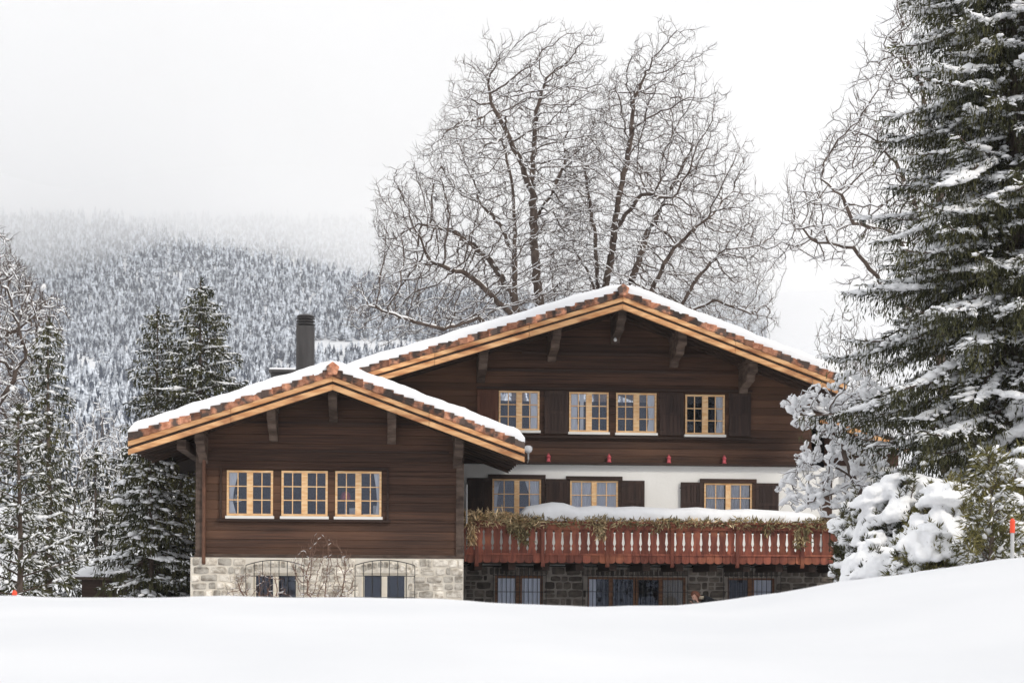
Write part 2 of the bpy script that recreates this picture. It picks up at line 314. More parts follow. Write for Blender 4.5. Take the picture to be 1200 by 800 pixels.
# ------------------------------------------------------------------ haze and the low cloud on the mountain
def vol_mat(name, dens, col=(1, 1, 1)):
    m = bpy.data.materials.new(name); m.use_nodes = True; t = m.node_tree; t.nodes.clear()
    o = t.nodes.new('ShaderNodeOutputMaterial'); v = t.nodes.new('ShaderNodeVolumePrincipled')
    v.inputs['Color'].default_value = (*col, 1); v.inputs['Density'].default_value = dens; v.inputs['Anisotropy'].default_value = .0
    t.links.new(v.outputs[0], o.inputs['Volume']); return m
b = MB(); b.box(-4300, 4300, -2700, 5200, -3.2, 620)
h = b.build('haze', vol_mat('haze_air', .00016, (.97, .98, 1))); tag(h, 'thin cold haze filling the valley air', kind='stuff')
def cloud_mesh():
    """a flat layer of stratus whose lumpy underside hangs against the mountain, lower towards the right"""
    n1, n2 = 170, 90
    xs = np.linspace(-3600, 3600, n1); ys = np.linspace(560, 5000, n2); Xc, Yc = np.meshgrid(xs, ys)
    zb = np.interp(Xc, [-3600, -900, -420, -300, -190, -110, -30, 60, 160, 330, 3600], [172, 180, 202, 246, 312, 330, 300, 222, 84, 74, 70])
    rg = np.random.default_rng(3)
    for k in range(30):
        a = rg.uniform(.003, .022); th = rg.uniform(0, 6.28); ph = rg.uniform(0, 6.28)
        zb = zb + (.11 / a) * .22 * np.sin(a * (Xc * math.cos(th) + Yc * math.sin(th)) + ph)
    edge = np.minimum(np.minimum(np.arange(n2), np.arange(n2)[::-1])[:, None], np.minimum(np.arange(n1), np.arange(n1)[::-1])[None]) / 5
    th_ = 200 * np.clip(edge, .04, 1); zt = zb + th_
    V = np.concatenate([np.stack([Xc, Yc, zb], -1).reshape(-1, 3), np.stack([Xc, Yc, zt], -1).reshape(-1, 3)])
    i = (np.arange(n2 - 1)[:, None] * n1 + np.arange(n1 - 1)[None]).ravel(); o = n1 * n2
    f = [np.stack([i, i + n1, i + 1 + n1, i + 1], 1), np.stack([i, i + 1, i + 1 + n1, i + n1], 1) + o]
    def side(a): a = np.array(a); f.append(np.stack([a[:-1], a[1:], a[1:] + o, a[:-1] + o], 1))
    side(range(n1)); side([r_ * n1 + n1 - 1 for r_ in range(n2)]); side([(n2 - 1) * n1 + c for c in range(n1)][::-1]); side([r_ * n1 for r_ in range(n2)][::-1])
    return V, f
V, f = cloud_mesh(); c = link_mesh('low_cloud', V, f, [vol_mat('cloud_vapour', .0032)])
tag(c, 'pale low cloud hiding the top of the forested mountain', kind='stuff')

# ------------------------------------------------------------------ far forest (one mass)
M['forest'] = mat('frosted_forest', (.022, .034, .062), .9, col2=(.74, .79, .87), scale=(.22, .22, .16), detail=3, lo=.42, hi=.61, tint=0)
def forest():
    n = 42000
    px = rng.uniform(-330, 900, n); py = rng.uniform(262, 600, n) 
    tanx = np.tan(-YAW + 0) + (px - 600) / F; el = (HY - py) / F
    ds = np.concatenate([np.linspace(180, 1000, 150), np.linspace(1010, 3100, 170)])
    Zs = tz(tanx[:, None] * ds[None], np.broadcast_to(ds, (n, len(ds)))) / ds[None]
    idx = np.argmax(Zs > el[:, None] * .985, 1); ok = idx > 0
    d = ds[idx] + rng.uniform(-5, 5, n); px, py, tanx, d = px[ok], py[ok], tanx[ok], d[ok]
    def inpoly(x0, x1, yc, h, sl): return (px > x0) & (px < x1) & (np.abs(py - (yc + sl * (px - x0))) < h)
    cut = inpoly(366, 520, 408, 7, -.03) | inpoly(146, 154, 322, 9, 0) | inpoly(95, 135, 432, 6, 0.02) | inpoly(160, 230, 333, 3, -.12)
    cut |= (rng.uniform(size=len(px)) < np.clip((py - 430) / 170, 0, .72))
    d, tanx, py = d[~cut], tanx[~cut], py[~cut]
    x = d * tanx; z = tz(x, d); m = len(x)
    ht = (1.0 + d * .0062) * rng.uniform(.6, 1.35, m); sides = 6; tiers = 4
    V = []; Fq = []; base = 0; a = np.arange(sides) * 2 * np.pi / sides
    for k in range(tiers):
        z0 = .08 + .22 * k; z1 = min(1.0, z0 + .36); r = .23 * (1 - z0) + .02
        ph = rng.uniform(0, 6.28, (m, 1)); rr = ht[:, None] * r * rng.uniform(.6, 1.25, (m, sides))
        ring = np.stack([x[:, None] + rr * np.cos(a + ph), d[:, None] + rr * np.sin(a + ph), z[:, None] + ht[:, None] * (z0 + rng.uniform(-.05, .05, (m, sides)))], -1)
        top = np.stack([x, d, z + ht * z1], -1)[:, None]
        vv = np.concatenate([ring, top], 1); V.append(vv.reshape(-1, 3)); kk = np.arange(sides)
        tri = np.stack([kk, (kk + 1) % sides, np.full(sides, sides)], 1)
        Fq.append((base + (np.arange(m) * (sides + 1))[:, None, None] + tri[None]).reshape(-1, 3)); base += m * (sides + 1)
    o = link_mesh('forest', np.concatenate(V), [np.concatenate(Fq)], [M['forest']])
    return tag(o, 'far snow frosted conifer forest covering the misty mountainside', kind='stuff')
forest()

# ------------------------------------------------------------------ the chalet
YL, YLV = 41.0, 39.5                     # left wing wall and verge
YM, YMV = 45.0, 43.1                     # main wall and verge
YB = 42.4                                # balcony front
GZ = -1.6
chalet = thing('chalet', 'dark timber chalet with two snowy gables, white middle storey, red balcony and stone base', 'house', (PX(600, YM), YM, GZ))

def planks(mb, x0, x1, z0, z1, Y, holes, top=None, h=.2, th=.14):
    """horizontal planks, split round the holes and clipped by the roof line top(x)->z"""
    z = z0
    while z < z1 - 1e-3:
        hh = h * random.uniform(.9, 1.1); zt = min(z + hh, z1); zm = (z + zt) / 2
        a, b_ = x0, x1
        if top is not None:
            xs = np.linspace(x0, x1, 600); ok = np.array([top(x) > z + .02 for x in xs])
            if not ok.any(): break
            a = xs[ok][0]; b_ = xs[ok][-1]
        spans = [(a, b_)]
        for hx0, hx1, hz0, hz1 in holes:
            if hz0 < zm < hz1:
                ns = []
                for s0, s1 in spans:
                    if hx1 <= s0 or hx0 >= s1: ns.append((s0, s1)); continue
                    if hx0 > s0: ns.append((s0, hx0))
                    if hx1 < s1: ns.append((hx1, s1))
                spans = ns
        tt = random.random(); pr = random.uniform(0, .014)
        for s0, s1 in spans:
            if s1 - s0 > .01:
                e = .012
                mb.prismx([(Y - pr, z + e), (Y - pr, zt - e), (Y - pr + e, zt), (Y + th, zt), (Y + th, z), (Y - pr + e, z)][::-1], s0, s1, min(1, max(0, tt + random.uniform(-.12, .12))))
        z = zt
def lin(P0, P1): return lambda x: P0[1] + (P1[1] - P0[1]) * (x - P0[0]) / (P1[0] - P0[0])

def gable_roof(Lp, Pp, Rp, YV, YE, yw, name_label, snow_t=.19, tilestep=.235):
    """Lp, Pp, Rp: tile top points of the verge in px"""
    Lw, Pw, Rw = W(*Lp, YV), W(*Pp, YV), W(*Rp, YV)
    roof = MB()
    for A, B in ((Lw, Pw), (Pw, Rw)):
        roof.prism([(A[0], A[1] - .26), (B[0], B[1] - .26), (B[0], B[1] - .06), (A[0], A[1] - .06)], YV + .10, YE, .4)
    ro = roof.build('roof', M['soffit'], chalet); tag(ro, name_label)
    # rafters below the deck, parallel to the verge
    ra = MB(); y = YV + .42
    while y < yw + 4.2:
        for A, B in ((Lw, Pw), (Pw, Rw)):
            ra.prism([(A[0] + .02, A[1] - .40), (B[0], B[1] - .40), (B[0], B[1] - .262), (A[0] + .02, A[1] - .262)], y, y + .11, random.random())
        y += .46 if y < yw - .4 else .62
    ra.build('rafters', M['soffit'], ro)
    # barge boards: an upper one set back and a lower one, with a weathered batten between
    for (o0, o1, yf, nm) in ((-.300, -.190, YV - .03, 'upper_verge_board'), (-.485, -.360, YV + .0, 'lower_verge_board')):
        bb = MB()
        for A, B in ((Lw, Pw), (Pw, Rw)):
            Ld = math.hypot(B[0] - A[0], B[1] - A[1]); k = max(2, int(Ld / 2.1)); 
            for q in range(k):
                t0, t1 = q / k + (.0006 if q else 0), (q + 1) / k - .0006
                a_ = (A[0] + (B[0] - A[0]) * t0, A[1] + (B[1] - A[1]) * t0); b__ = (A[0] + (B[0] - A[0]) * t1, A[1] + (B[1] - A[1]) * t1)
                jz = random.uniform(-.006, .006)
                bb.prism([(a_[0], a_[1] + o0), (b__[0], b__[1] + o0), (b__[0], b__[1] + o1 + jz), (a_[0], a_[1] + o1 + jz)], yf, yf + .10, random.random())
        bo = bb.build('verge_board', M['verge'], ro, bevel=.008)
    bt = MB()
    for A, B in ((Lw, Pw), (Pw, Rw)):
        bt.prism([(A[0], A[1] - .372), (B[0], B[1] - .372), (B[0], B[1] - .31), (A[0], A[1] - .31)], YV + .045, YV + .13, .2)
    bt.build('batten', M['beam'], ro)
    # tile ends, stepping down the slope
    tl = MB()
    for A, B in ((Lw, Pw), (Rw, Pw)):
        Ld = math.hypot(B[0] - A[0], B[1] - A[1]); k = int(Ld / tilestep); sg = 1 if B[0] > A[0] else -1
        for q in range(k):
            t0 = q / k; t1 = (q + 1.18) / k
            if q == k - 1: t1 = 1.0
            xa, za = A[0] + (B[0] - A[0]) * t0, A[1] + (B[1] - A[1]) * t0
            xb, zb = A[0] + (B[0] - A[0]) * t1, A[1] + (B[1] - A[1]) * t1
            j = random.uniform(-.012, .014); lo_ = -.178
            P4 = [(xa, za + lo_), (xb, zb + lo_ - .02), (xb, zb - .045 + j), (xa, za + .005 + j)]
            if sg < 0: P4 = P4[::-1]
            tl.prism(P4, YV - .05 + random.uniform(-.012, .012), YV + .35, random.random())
    tl.build('verge_tile_row', M['tile'], ro, bevel=.012)
    rc = MB(); rr = .155; c0 = (Pw[0], Pw[1] - .03)
    rc.prism([(c0[0] + rr * math.cos(a), c0[1] + rr * math.sin(a) * 1.05) for a in [R(d) for d in (-54, 18, 90, 162, 234)]], YV - .12, YV + .5, .95)
    rc.build('ridge_tile', M['tile'], ro, bevel=.02)
    # snow lying on the slopes
    pts = []
    nn = 70; prof = []
    for q in range(nn + 1):
        t = q / nn; A, B, tt = (Lw, Pw, t * 2) if t < .5 else (Pw, Rw, t * 2 - 1)
        prof.append((A[0] + (B[0] - A[0]) * tt, A[1] + (B[1] - A[1]) * tt))
    ysn = [YV - .03, YV - .045, YV, YV + .08, YV + .2, YV + .5, YV + 1.2, YV + 3, YE]
    dz = [.0, .5, .86, .97, 1, 1.02, 1.0, 1.04, 1.0]; Vv = []; rows = len(ysn)
    for r_, (yy, k) in enumerate(zip(ysn, dz)):
        for q, (x, z) in enumerate(prof):
            en = min(1, min(q, nn - q) / 1.6 + .25)
            th = snow_t * (1 + .07 * math.sin(q * .53 + yy) + .05 * math.sin(q * 1.3 + 1 + yy * .3) + .03 * math.sin(q * 2.9)) * en
            pk = -.07 * math.exp(-((q - nn / 2) / 1.0) ** 2)
            Vv.append((x, yy + .018 * math.sin(q * 1.7), z - .05 + (.03 if k else 0) + pk * k + (th + .05) * k))
    Vv += [(x, YE, z - .06) for x, z in prof]; Fs = []
    for r_ in range(rows):
        for q in range(nn):
            a_ = r_ * (nn + 1) + q; Fs.append([a_, a_ + 1, a_ + nn + 2, a_ + nn + 1])
    sn = link_mesh('snow_cover', Vv, np.array(Fs), [M['snow']], ro, smooth=True)
    under = lambda x: (lin(Lw, Pw)(x) if x < Pw[0] else lin(Pw, Rw)(x)) - .28
    return ro, under, (Lw, Pw, Rw)

def bracket(px, Yw, Yv, under, w_=.2, drop=.62, corner=False):
    x = PX(px, Yw); zt = under(x) - .15; f = Yw - (Yw - Yv) * .72; m = MB()
    prof = [(Yw + .02, zt), (f, zt), (f, zt - .19), (f + .07, zt - .25), (f + .2, zt - .23), (f + .32, zt - .30), (f + .40, zt - .42), (f + .58, zt - .44), (Yw - .2, zt - .52), (Yw - .12, zt - drop), (Yw + .02, zt - drop - .04)]
    m.prismx(prof, x - w_ / 2, x + w_ / 2, random.random())
    m.box(x - w_ / 2 - .03, x + w_ / 2 + .03, Yv + .16, Yw + .3, zt + .002, zt + .145, .6)
    return m.build('bracket', M['beam'], chalet, bevel=.012)

def curtain(mb, x0, x1, z0, z1, Y, gather=None, amp=.02):
    """pleated sheet; gather = (xg, zg) narrows it like a tied-back curtain"""
    n, m = 26, 10; b0 = len(mb.v)
    for j in range(m + 1):
        v = j / m; z = z1 + (z0 - z1) * v
        for i in range(n + 1):
            u = i / n; xx = x0 + (x1 - x0) * u
            if gather:
                side, amt = gather; k = 1 - amt * math.sin(min(v / .7, 1) * math.pi / 2) + amt * .55 * max(0, (v - .7) / .3)
                xx = (x0 + (x1 - x0) * u * k) if side == 'l' else (x1 - (x1 - x0) * (1 - u) * k)
            mb.v.append((xx, Y + amp * math.sin(u * n * 1.35), z))
    for j in range(m):
        for i in range(n):
            a = b0 + j * (n + 1) + i; mb.f.append([a, a + n + 1, a + n + 2, a + 1]); mb.t.append(random.random())

def window(px0, px1, py0, py1, Y, cols=2, rows=3, fm='frame', curtains=(), sill=True, casing=None, fw=.055, zfix=None, label=None, cmat='curtain', mull=.10, mu=.022):
    (x0, z1), (x1, _), (_, z0) = W(px0, py0, Y), W(px1, (py0 + py1) / 2, Y), W((px0 + px1) / 2, py1, Y)
    z1 = W((px0 + px1) / 2, py0, Y)[1]
    m = MB(); yf = Y - .035; yb = Y + .05
    m.box(x0, x0 + fw, yf, yb, z0, z1, .5); m.box(x1 - fw, x1, yf, yb, z0, z1, .5)
    m.box(x0 + fw, x1 - fw, yf, yb, z1 - fw, z1, .5); m.box(x0 + fw, x1 - fw, yf, yb, z0, z0 + fw, .5)
    xc = (x0 + x1) / 2; m.box(xc - mull / 2, xc + mull / 2, yf - .012, yb, z0 + fw, z1 - fw, .75)
    for a, b_ in ((x0 + fw, xc - mull / 2), (xc + mull / 2, x1 - fw)):
        for c in range(1, cols): xx = a + (b_ - a) * c / cols; m.box(xx - mu / 2, xx + mu / 2, yf + .012, yf + .045, z0 + fw, z1 - fw, .9)
        for r_ in range(1, rows): zz = z0 + fw + (z1 - z0 - 2 * fw) * r_ / rows; m.box(a, b_, yf + .010, yf + .043, zz - mu / 2, zz + mu / 2, .9)
    w_ = m.build('window', M[fm], chalet)
    if label: tag(w_, label)
    g_ = MB(); g_.box(x0 + fw * .5, x1 - fw * .5, yf + .048, yf + .056, z0 + fw * .5, z1 - fw * .5); g_.build('pane', M['glass'], w_)
    if curtains:
        for (a, b_, gth) in curtains:
            cm = MB(); curtain(cm, x0 + fw + (x1 - x0 - 2 * fw) * a, x0 + fw + (x1 - x0 - 2 * fw) * b_, z0 + .02, z1 - .02, Y + .042, gth, .010)
            cm.build('curtain', M[cmat], w_, smooth=True)
    if sill:
        s_ = MB(); s_.box(x0 - .03, x1 + .03, Y - .10, Y + .02, z0 - .07, z0 - .004); s_.build('sill', M['sill'], w_, bevel=.008)
    if casing:
        cs = MB(); k = casing
        cs.box(x0 - k, x0 - .003, Y - .06, Y + .03, z0 - .08, z1 + .003); cs.box(x1 + .003, x1 + k, Y - .06, Y + .03, z0 - .08, z1 + .003)
        cs.box(x0 - k, x1 + k, Y - .075, Y + .03, z1 + .006, z1 + k); cs.build('casing', M['timber_low'], w_)
    return (x0, x1, z0, z1)
def shutter(px0, px1, py0, py1, Y, m_='shutter', label=None):
    x0 = PX(px0, Y); x1 = PX(px1, Y); pc = (px0 + px1) / 2; z1 = W(pc, py0, Y)[1]; z0 = W(pc, py1, Y)[1]; m = MB(); yf = Y - .075
    x0 += .015; x1 -= .015; m.box(x0, x1, yf + .018, yf + .045, z0, z1, .3); fr = .075
    m.box(x0, x0 + fr, yf, yf + .018, z0, z1, .6); m.box(x1 - fr, x1, yf, yf + .018, z0, z1, .6)
    for zz in (z0, (z0 + z1) / 2 - fr / 2, z1 - fr): m.box(x0 + fr, x1 - fr, yf, yf + .018, zz, zz + fr, .6)
    n = 5
    for half in (0, 1):
        za = z0 + fr if half == 0 else (z0 + z1) / 2 + fr / 2; zb = (z0 + z1) / 2 - fr / 2 if half == 0 else z1 - fr
        for k in range(n):
            a = x0 + fr + (x1 - x0 - 2 * fr) * k / n; b_ = x0 + fr + (x1 - x0 - 2 * fr) * (k + 1) / n
            m.box(a + .004, b_ - .004, yf + .009, yf + .018, za, zb, random.random())
    for zz in (z0 + .12, z1 - .16): m.box(x0 - .03, x0 + .10, yf - .006, yf, zz, zz + .025, 0)
    s_ = m.build('shutter', M[m_], chalet, bevel=.003)
    if label: tag(s_, label)

# ---- left wing
roofL, underL, (LL, LP, LR) = gable_roof((150, 507), (390, 431), (615, 516), YLV, 52.0, YL, 'front wing roof of orange tiles under thick snow')
xl, xr = PX(229, YL), PX(543, YL); zb = W(390, 651, YL)[1]
winL = [(266, 320, 551, 604), (330, 384, 551.5, 604.5), (393, 447, 552, 605)]
holesL = []
cu = [[(0, .24, ('l', .62))], [], [(.86, 1, ('r', .6))]]
for (a, b_, c_, d_), cc in zip(winL, cu): holesL.append(window(a, b_, c_, d_, YL, 2, 3, 'frame', cc, fw=.05, mull=.14))
hs = [(a - .0, b_ + .0, c_ - .0, d_ + .0) for a, b_, c_, d_ in holesL]
pm = MB()
z_lo, z_hi = min(h[2] for h in hs) - .075, max(h[3] for h in hs) + .01
planks(pm, xl, xr, zb, z_lo, YL, []); planks(pm, xl, xr, z_hi, LP[1] - .3, YL, [], underL)
for a, b_ in zip([xl] + [h[1] for h in hs], [h[0] for h in hs] + [xr]): planks(pm, a + (.0 if a == xl else .002), b_ - .002, z_lo, z_hi, YL, [])
wl = pm.build('timber_wall', M['timber'], chalet, bevel=0); tag(wl, 'brown plank wall of the front wing')
tm = MB()
tm.box(hs[0][0] - .16, hs[-1][1] + .16, YL - .07, YL + .01, z_hi + .03, z_hi + .075, .3)
tm.box(hs[0][0] - .22, hs[-1][1] + .22, YL - .10, YL + .01, z_lo - .05, z_lo + .0, .3)
for xx in (hs[0][0] - .16, hs[-1][1] + .12): tm.box(xx, xx + .05, YL - .06, YL + .01, z_lo + .004, z_hi + .026, .4)
for z_ in (W(390, 497, YL)[1], W(390, 530, YL)[1]):
    tm.box(xl + .35, xr - .35, YL - .035, YL + .01, z_, z_ + .05, .6)
tm.build('trim', M['timber_low'], chalet)
cp = MB()
for x in (xl, xr - .18):
    cp.box(x, x + .18, YL - .07, YL + .02, zb - .002, underL(x + .1) - .02, .6)
cp.box(xl - .02, xr + .02, YL - .05, YL + .02, zb - .05, zb + .03, .4)
cp.build('corner_post', M['beam'], chalet)
for p in (238, 320, 390, 458, 535): bracket(p, YL, YLV, underL)
cp = MB()
for x in (PX(228, YL) - .32,): cp.box(x, x + .2, YL - .9, YL + 5, underL(x) - .36, underL(x) - .14, .5)
cp.build('purlin', M['beam'], chalet)
# body of the wing (side and back walls)
bw = MB(); bw.box(xl, xl + .12, YL + .15, 51.5, zb, underL(xl)); bw.box(xr - .12, xr, YL + .15, YM - .02, zb, underL(xr)); bw.box(xl, xr, 51.3, 51.5, GZ, underL(xl))
bw.box(xl + .13, xr - .13, YL + 1.3, YL + 1.4, GZ, underL(xl) - .1)
bw.build('side_wall', M['timber_low'], chalet)
dp = MB(); x = PX(239, YL); dp.tube([(x, YL - .16, underL(x) - .55), (x, YL - .12, underL(x) - .8), (x, YL - .12, zb - .08), (x + .01, YL - .2, zb - .2)], .045, 10); dp.build('downpipe', M['copper'], chalet)

# ---- main house
roofM, underM, (ML, MP, MR) = gable_roof((398, 437), (730, 339), (992, 442), YMV, 58.0, YM, 'main roof of orange tiles under thick snow', tilestep=.25)
xml, xmr = PX(440, YM), PX(950, YM); z_white = W(740, 543, YM)[1]
winM = [(584.5, 632, 458, 504), (667, 713, 459.5, 506), (722, 769, 460.5, 507), (803, 849, 462.5, 509)]
cu = [[(.80, 1, ('r', .1))], [(0, .24, ('l', .25)), (.26, .36, None)], [(.78, 1, ('r', .3))], [(.78, 1, ('r', .3))]]
hm = []
for (a, b_, c_, d_), cc in zip(winM, cu): hm.append(window(a, b_, c_, d_, YM, 2, 3, 'frame', cc, fw=.045, mull=.15))
pm = MB(); z_lo, z_hi = min(h[2] for h in hm) - .075, max(h[3] for h in hm) + .01
planks(pm, xml, xmr, z_white, z_lo, YM, []); 
planks(pm, xml, xmr, z_hi, MP[1] - .3, YM, [], underM)
for a, b_ in zip([xml] + [h[1] for h in hm], [h[0] for h in hm] + [xmr]): planks(pm, a, b_, z_lo, z_hi, YM, [])
for h_ in hm:                            # close the small gap above or below each opening
    if z_hi - h_[3] > .012: pm.box(h_[0], h_[1], YM, YM + .1, h_[3] + .001, z_hi, .3)
    if h_[2] - z_lo > .08: pm.box(h_[0], h_[1], YM, YM + .1, z_lo, h_[2] - .072, .3)
wm = pm.build('timber_wall', M['timber'], chalet); tag(wm, 'dark upper plank wall under the big gable')
tm = MB()
tm.box(PX(557, YM), PX(880, YM), YM - .09, YM + .01, z_lo - .06, z_lo - .005, .3); tm.box(PX(557, YM), PX(880, YM), YM - .07, YM + .01, z_hi + .03, z_hi + .09, .4)
for py, a, b_ in ((417, 610, 838), (437, 560, 892)):
    zz = W(730, py, YM)[1]; tm.box(PX(a, YM), PX(b_, YM), YM - .05, YM + .01, zz, zz + .07, .8)
tm.box(xml, xmr + .05, YM - .16, YM + .01, z_white - .045, z_white + .012, .5)
tm.build('trim', M['timber_low'], chalet)
for p in (562, 645, 719, 788, 869): bracket(p, YM, YMV, underM, .22, .62)
shutter(557, 583, 457, 507, YM, 'shutter_sunlit', 'shutter left of the first upper window, sunlit red painted in')
shutter(636, 665, 458, 508, YM); shutter(771, 800, 460, 510, YM); shutter(852, 879, 461, 511, YM)
# white storey
winW = [(577, 634, 561, 612), (668, 724, 563, 612), (825, 881, 566, 616)]
cu = [[(0, .13, ('l', .5)), (.68, .99, ('r', .45))], [(0, .49, None), (.51, 1, None)], [(.02, .42, None), (.55, .98, None)]]
hw = []
for (a, b_, c_, d_), cc in zip(winW, cu): hw.append(window(a, b_, c_, d_, YM, 2, 3, 'frame', cc, sill=False, casing=.11, fw=.045, mull=.13))
zf = W(740, 663, YM)[1]; pl = MB(); xs = [PX(546, YM) - .6] + sum([[h[0] - .10, h[1] + .10] for h in hw], []) + [PX(982, YM)]
zt = max(h[3] for h in hw) + .05; zl = min(h[2] for h in hw) - .08
for k in range(0, len(xs), 2): pl.box(xs[k], xs[k + 1], YM, YM + .2, zl, zt)
pl.box(xs[0], xs[-1], YM, YM + .2, zt, z_white - .048); pl.box(xs[0], xs[-1], YM, YM + .2, zf, zl)
for h_ in hw: pl.box(h_[0] - .10, h_[1] + .10, YM, YM + .2, h_[3] + .02, zt)
wp = pl.build('plaster_wall', M['plaster'], chalet); tag(wp, 'white plastered wall of the middle storey')
for a, b_, c_ in ((546, 575, 560), (638, 667, 561), (727, 755, 563), (796, 823, 565), (884, 912, 566)): shutter(a, b_, c_, c_ + 50, YM)
# interior and back of the main house
it = MB(); it.box(xml, PX(982, YM), YM + 1.5, YM + 1.6, GZ, MP[1] - 3.0); it.box(xml, xmr, YM + 1.5, YM + 1.6, GZ, underM(xmr) - .2)
it.build('inner_wall', M['room'], chalet)
fl = MB(); fl.box(xml, xmr, YM + .16, YM + 1.5, z_white + .02, z_white + .12); fl.box(xml, xmr, YM + .22, YM + 1.5, zf, zf + .12)
fl.box(xl, xr, YL + .16, YL + 1.3, zb, zb + .1); fl.build('inner_floor', M['room'], chalet)
bw = MB(); bw.box(xml, xml + .15, YM + .15, 57.5, GZ, underM(xml)); bw.box(xmr - .15, xmr - .001, YM + .2, 57.5, GZ, underM(xmr)); bw.box(xml, xmr, 57.3, 57.5, GZ, underM(xml))
bw.build('side_wall', M['timber_low'], chalet)
# lower side wing at the right, behind the trees
YS = 46.5; sw = MB(); zs = W(1000, 545, YS)[1]
sw.prism([(xmr, zs), (PX(1052, YS), zs), (PX(1052, YS), W(1052, 524, YS)[1]), (xmr, W(950, 487, YS)[1])], YS, YS + 5, .5)
sw.build('side_wing_wall', M['timber'], chalet)
sp_ = MB(); sp_.box(PX(982, YM) + .01, PX(1048, YS), YS + .1, YS + 5, GZ, zs - .01); sp_.build('side_wing_base', M['plaster'], chalet)
sv = MB(); A = W(940, 480, YS - .9); B = W(1066, 524, YS - .9)
sv.prism([(A[0], A[1] - .16), (B[0], B[1] - .16), (B[0], B[1]), (A[0], A[1])], YS - .9, YS - .8, .5); sv.build('verge_board', M['verge'], chalet)
sv = MB(); sv.prism([(A[0], A[1]), (B[0], B[1]), (B[0], B[1] + .1), (A[0], A[1] + .1)], YS - .88, YS + 6, .5); sr = sv.build('side_wing_roof', M['soffit'], chalet)
sv = MB(); sv.prism([(A[0], A[1] + .104), (B[0] + .05, B[1] + .104), (B[0], B[1] + .3), (A[0], A[1] + .34)], YS - .9, YS + 6, .5); sv.build('snow_cover', M['snow'], sr, bevel=.07)
dr = MB(); dr.box(PX(963, YM), PX(974, YM), YM - .05, YM - .003, zf, W(968, 556, YM)[1]); dr.build('dark_post', M['timber_low'], chalet)

# ---- stonework
def stone_wall(name, x0, x1, z0, z1, Y, holes, mort, stone, arches=(), label=None, sc=1.0, back=.3):
    m = MB(); xs = sorted(set([x0, x1] + [h[0] for h in holes] + [h[1] for h in holes]))
    for a, b_ in zip(xs[:-1], xs[1:]):
        zz = [(z0, z1)]
        for h_ in holes:
            if h_[0] <= (a + b_) / 2 <= h_[1]:
                n_ = []
                for s0, s1 in zz:
                    if h_[2] > s0: n_.append((s0, min(h_[2], s1)))
                    if h_[3] < s1: n_.append((max(h_[3], s0), s1))
                zz = n_
        for s0, s1 in zz: m.box(a, b_, Y, Y + back, s0, s1)
    wall = m.build(name, M[mort], chalet)
    if label: tag(wall, label)
    st = MB()
    def stone_poly(cx, cz, w_, h_, rot=0):
        n = 10; pts = []
        for k in range(n):
            a = 2 * math.pi * k / n + .3; ca, sa = math.cos(a), math.sin(a); e = random.uniform(.26, .5)
            px_ = math.copysign(abs(ca) ** e, ca) * w_ / 2 * random.uniform(.86, 1.04); pz = math.copysign(abs(sa) ** e, sa) * h_ / 2 * random.uniform(.84, 1.04)
            pts.append((cx + px_ * math.cos(rot) - pz * math.sin(rot), cz + px_ * math.sin(rot) + pz * math.cos(rot)))
        t = random.random(); d = random.uniform(.018, .042); b0 = len(st.v)
        st.v += [(x, Y + .01, z) for x, z in pts] + [(x, Y - d * .75, z) for x, z in [(cx + (p[0] - cx) * .93, cz + (p[1] - cz) * .9) for p in pts]] + [(cx + (p[0] - cx) * .72, Y - d, cz + (p[1] - cz) * .66) for p in pts]
        for r_ in (0, 1):
            for k in range(n):
                k2 = (k + 1) % n; st.f.append([b0 + r_ * n + k, b0 + r_ * n + k2, b0 + (r_ + 1) * n + k2, b0 + (r_ + 1) * n + k]); st.t.append(t)
        st.f.append([b0 + 2 * n + k for k in range(n)]); st.t.append(t)
    blocked = [(h_[0] - .03, h_[1] + .03, h_[2] - .03, h_[3] + .03) for h_ in holes]
    for (ax0, ax1, az0, rise, hgt) in arches:       # soldier course over an opening
        n = int((ax1 - ax0) / (.125 * sc))
        for k in range(n):
            u = (k + .5) / n; xx = ax0 + (ax1 - ax0) * u; zz = az0 + rise * (1 - (2 * u - 1) ** 2)
            rot = -(2 * u - 1) * .35 * (1 if rise > .02 else 0)
            stone_poly(xx, zz + hgt / 2, (ax1 - ax0) / n * .84, hgt * random.uniform(.84, 1), rot)
        blocked.append((ax0 - .02, ax1 + .02, az0 - .1, az0 + rise * .8 + hgt))
    z = z0
    while z < z1 - .03:
        hh = min(random.uniform(.13, .23) * sc, z1 - z); x = x0 + random.uniform(0, .05)
        if z1 - z - hh < .08: hh = z1 - z
        while x < x1 - .05:
            w_ = min(random.choice((random.uniform(.12, .24), random.uniform(.24, .48))) * sc, x1 - x)
            for _try in range(6):
                if any(b_[0] < x + w_ * .92 and b_[1] > x + w_ * .08 and b_[2] < z + hh * .9 and b_[3] > z + hh * .1 for b_ in blocked): w_ = max(.08, w_ * .7)
            if x1 - x - w_ < .1: w_ = x1 - x
            cx = x + w_ / 2; cz = z + hh / 2
            if not any(b_[0] < cx + w_ * .42 and b_[1] > cx - w_ * .42 and b_[2] < cz + hh * .42 and b_[3] > cz - hh * .42 for b_ in blocked):
                if random.random() < .16 and hh > .17: stone_poly(cx, z + hh * .27, w_ * .88, hh * .46); stone_poly(cx, z + hh * .76, w_ * .88, hh * .42)
                else: stone_poly(cx, cz + random.uniform(-.01, .01), w_ - .018 * sc, hh - .016 * sc)
            else: w_ = min(.05, w_)
            x += w_
        z += hh
    st.build('stones', M[stone], wall, smooth=False, bevel=0)
    return wall
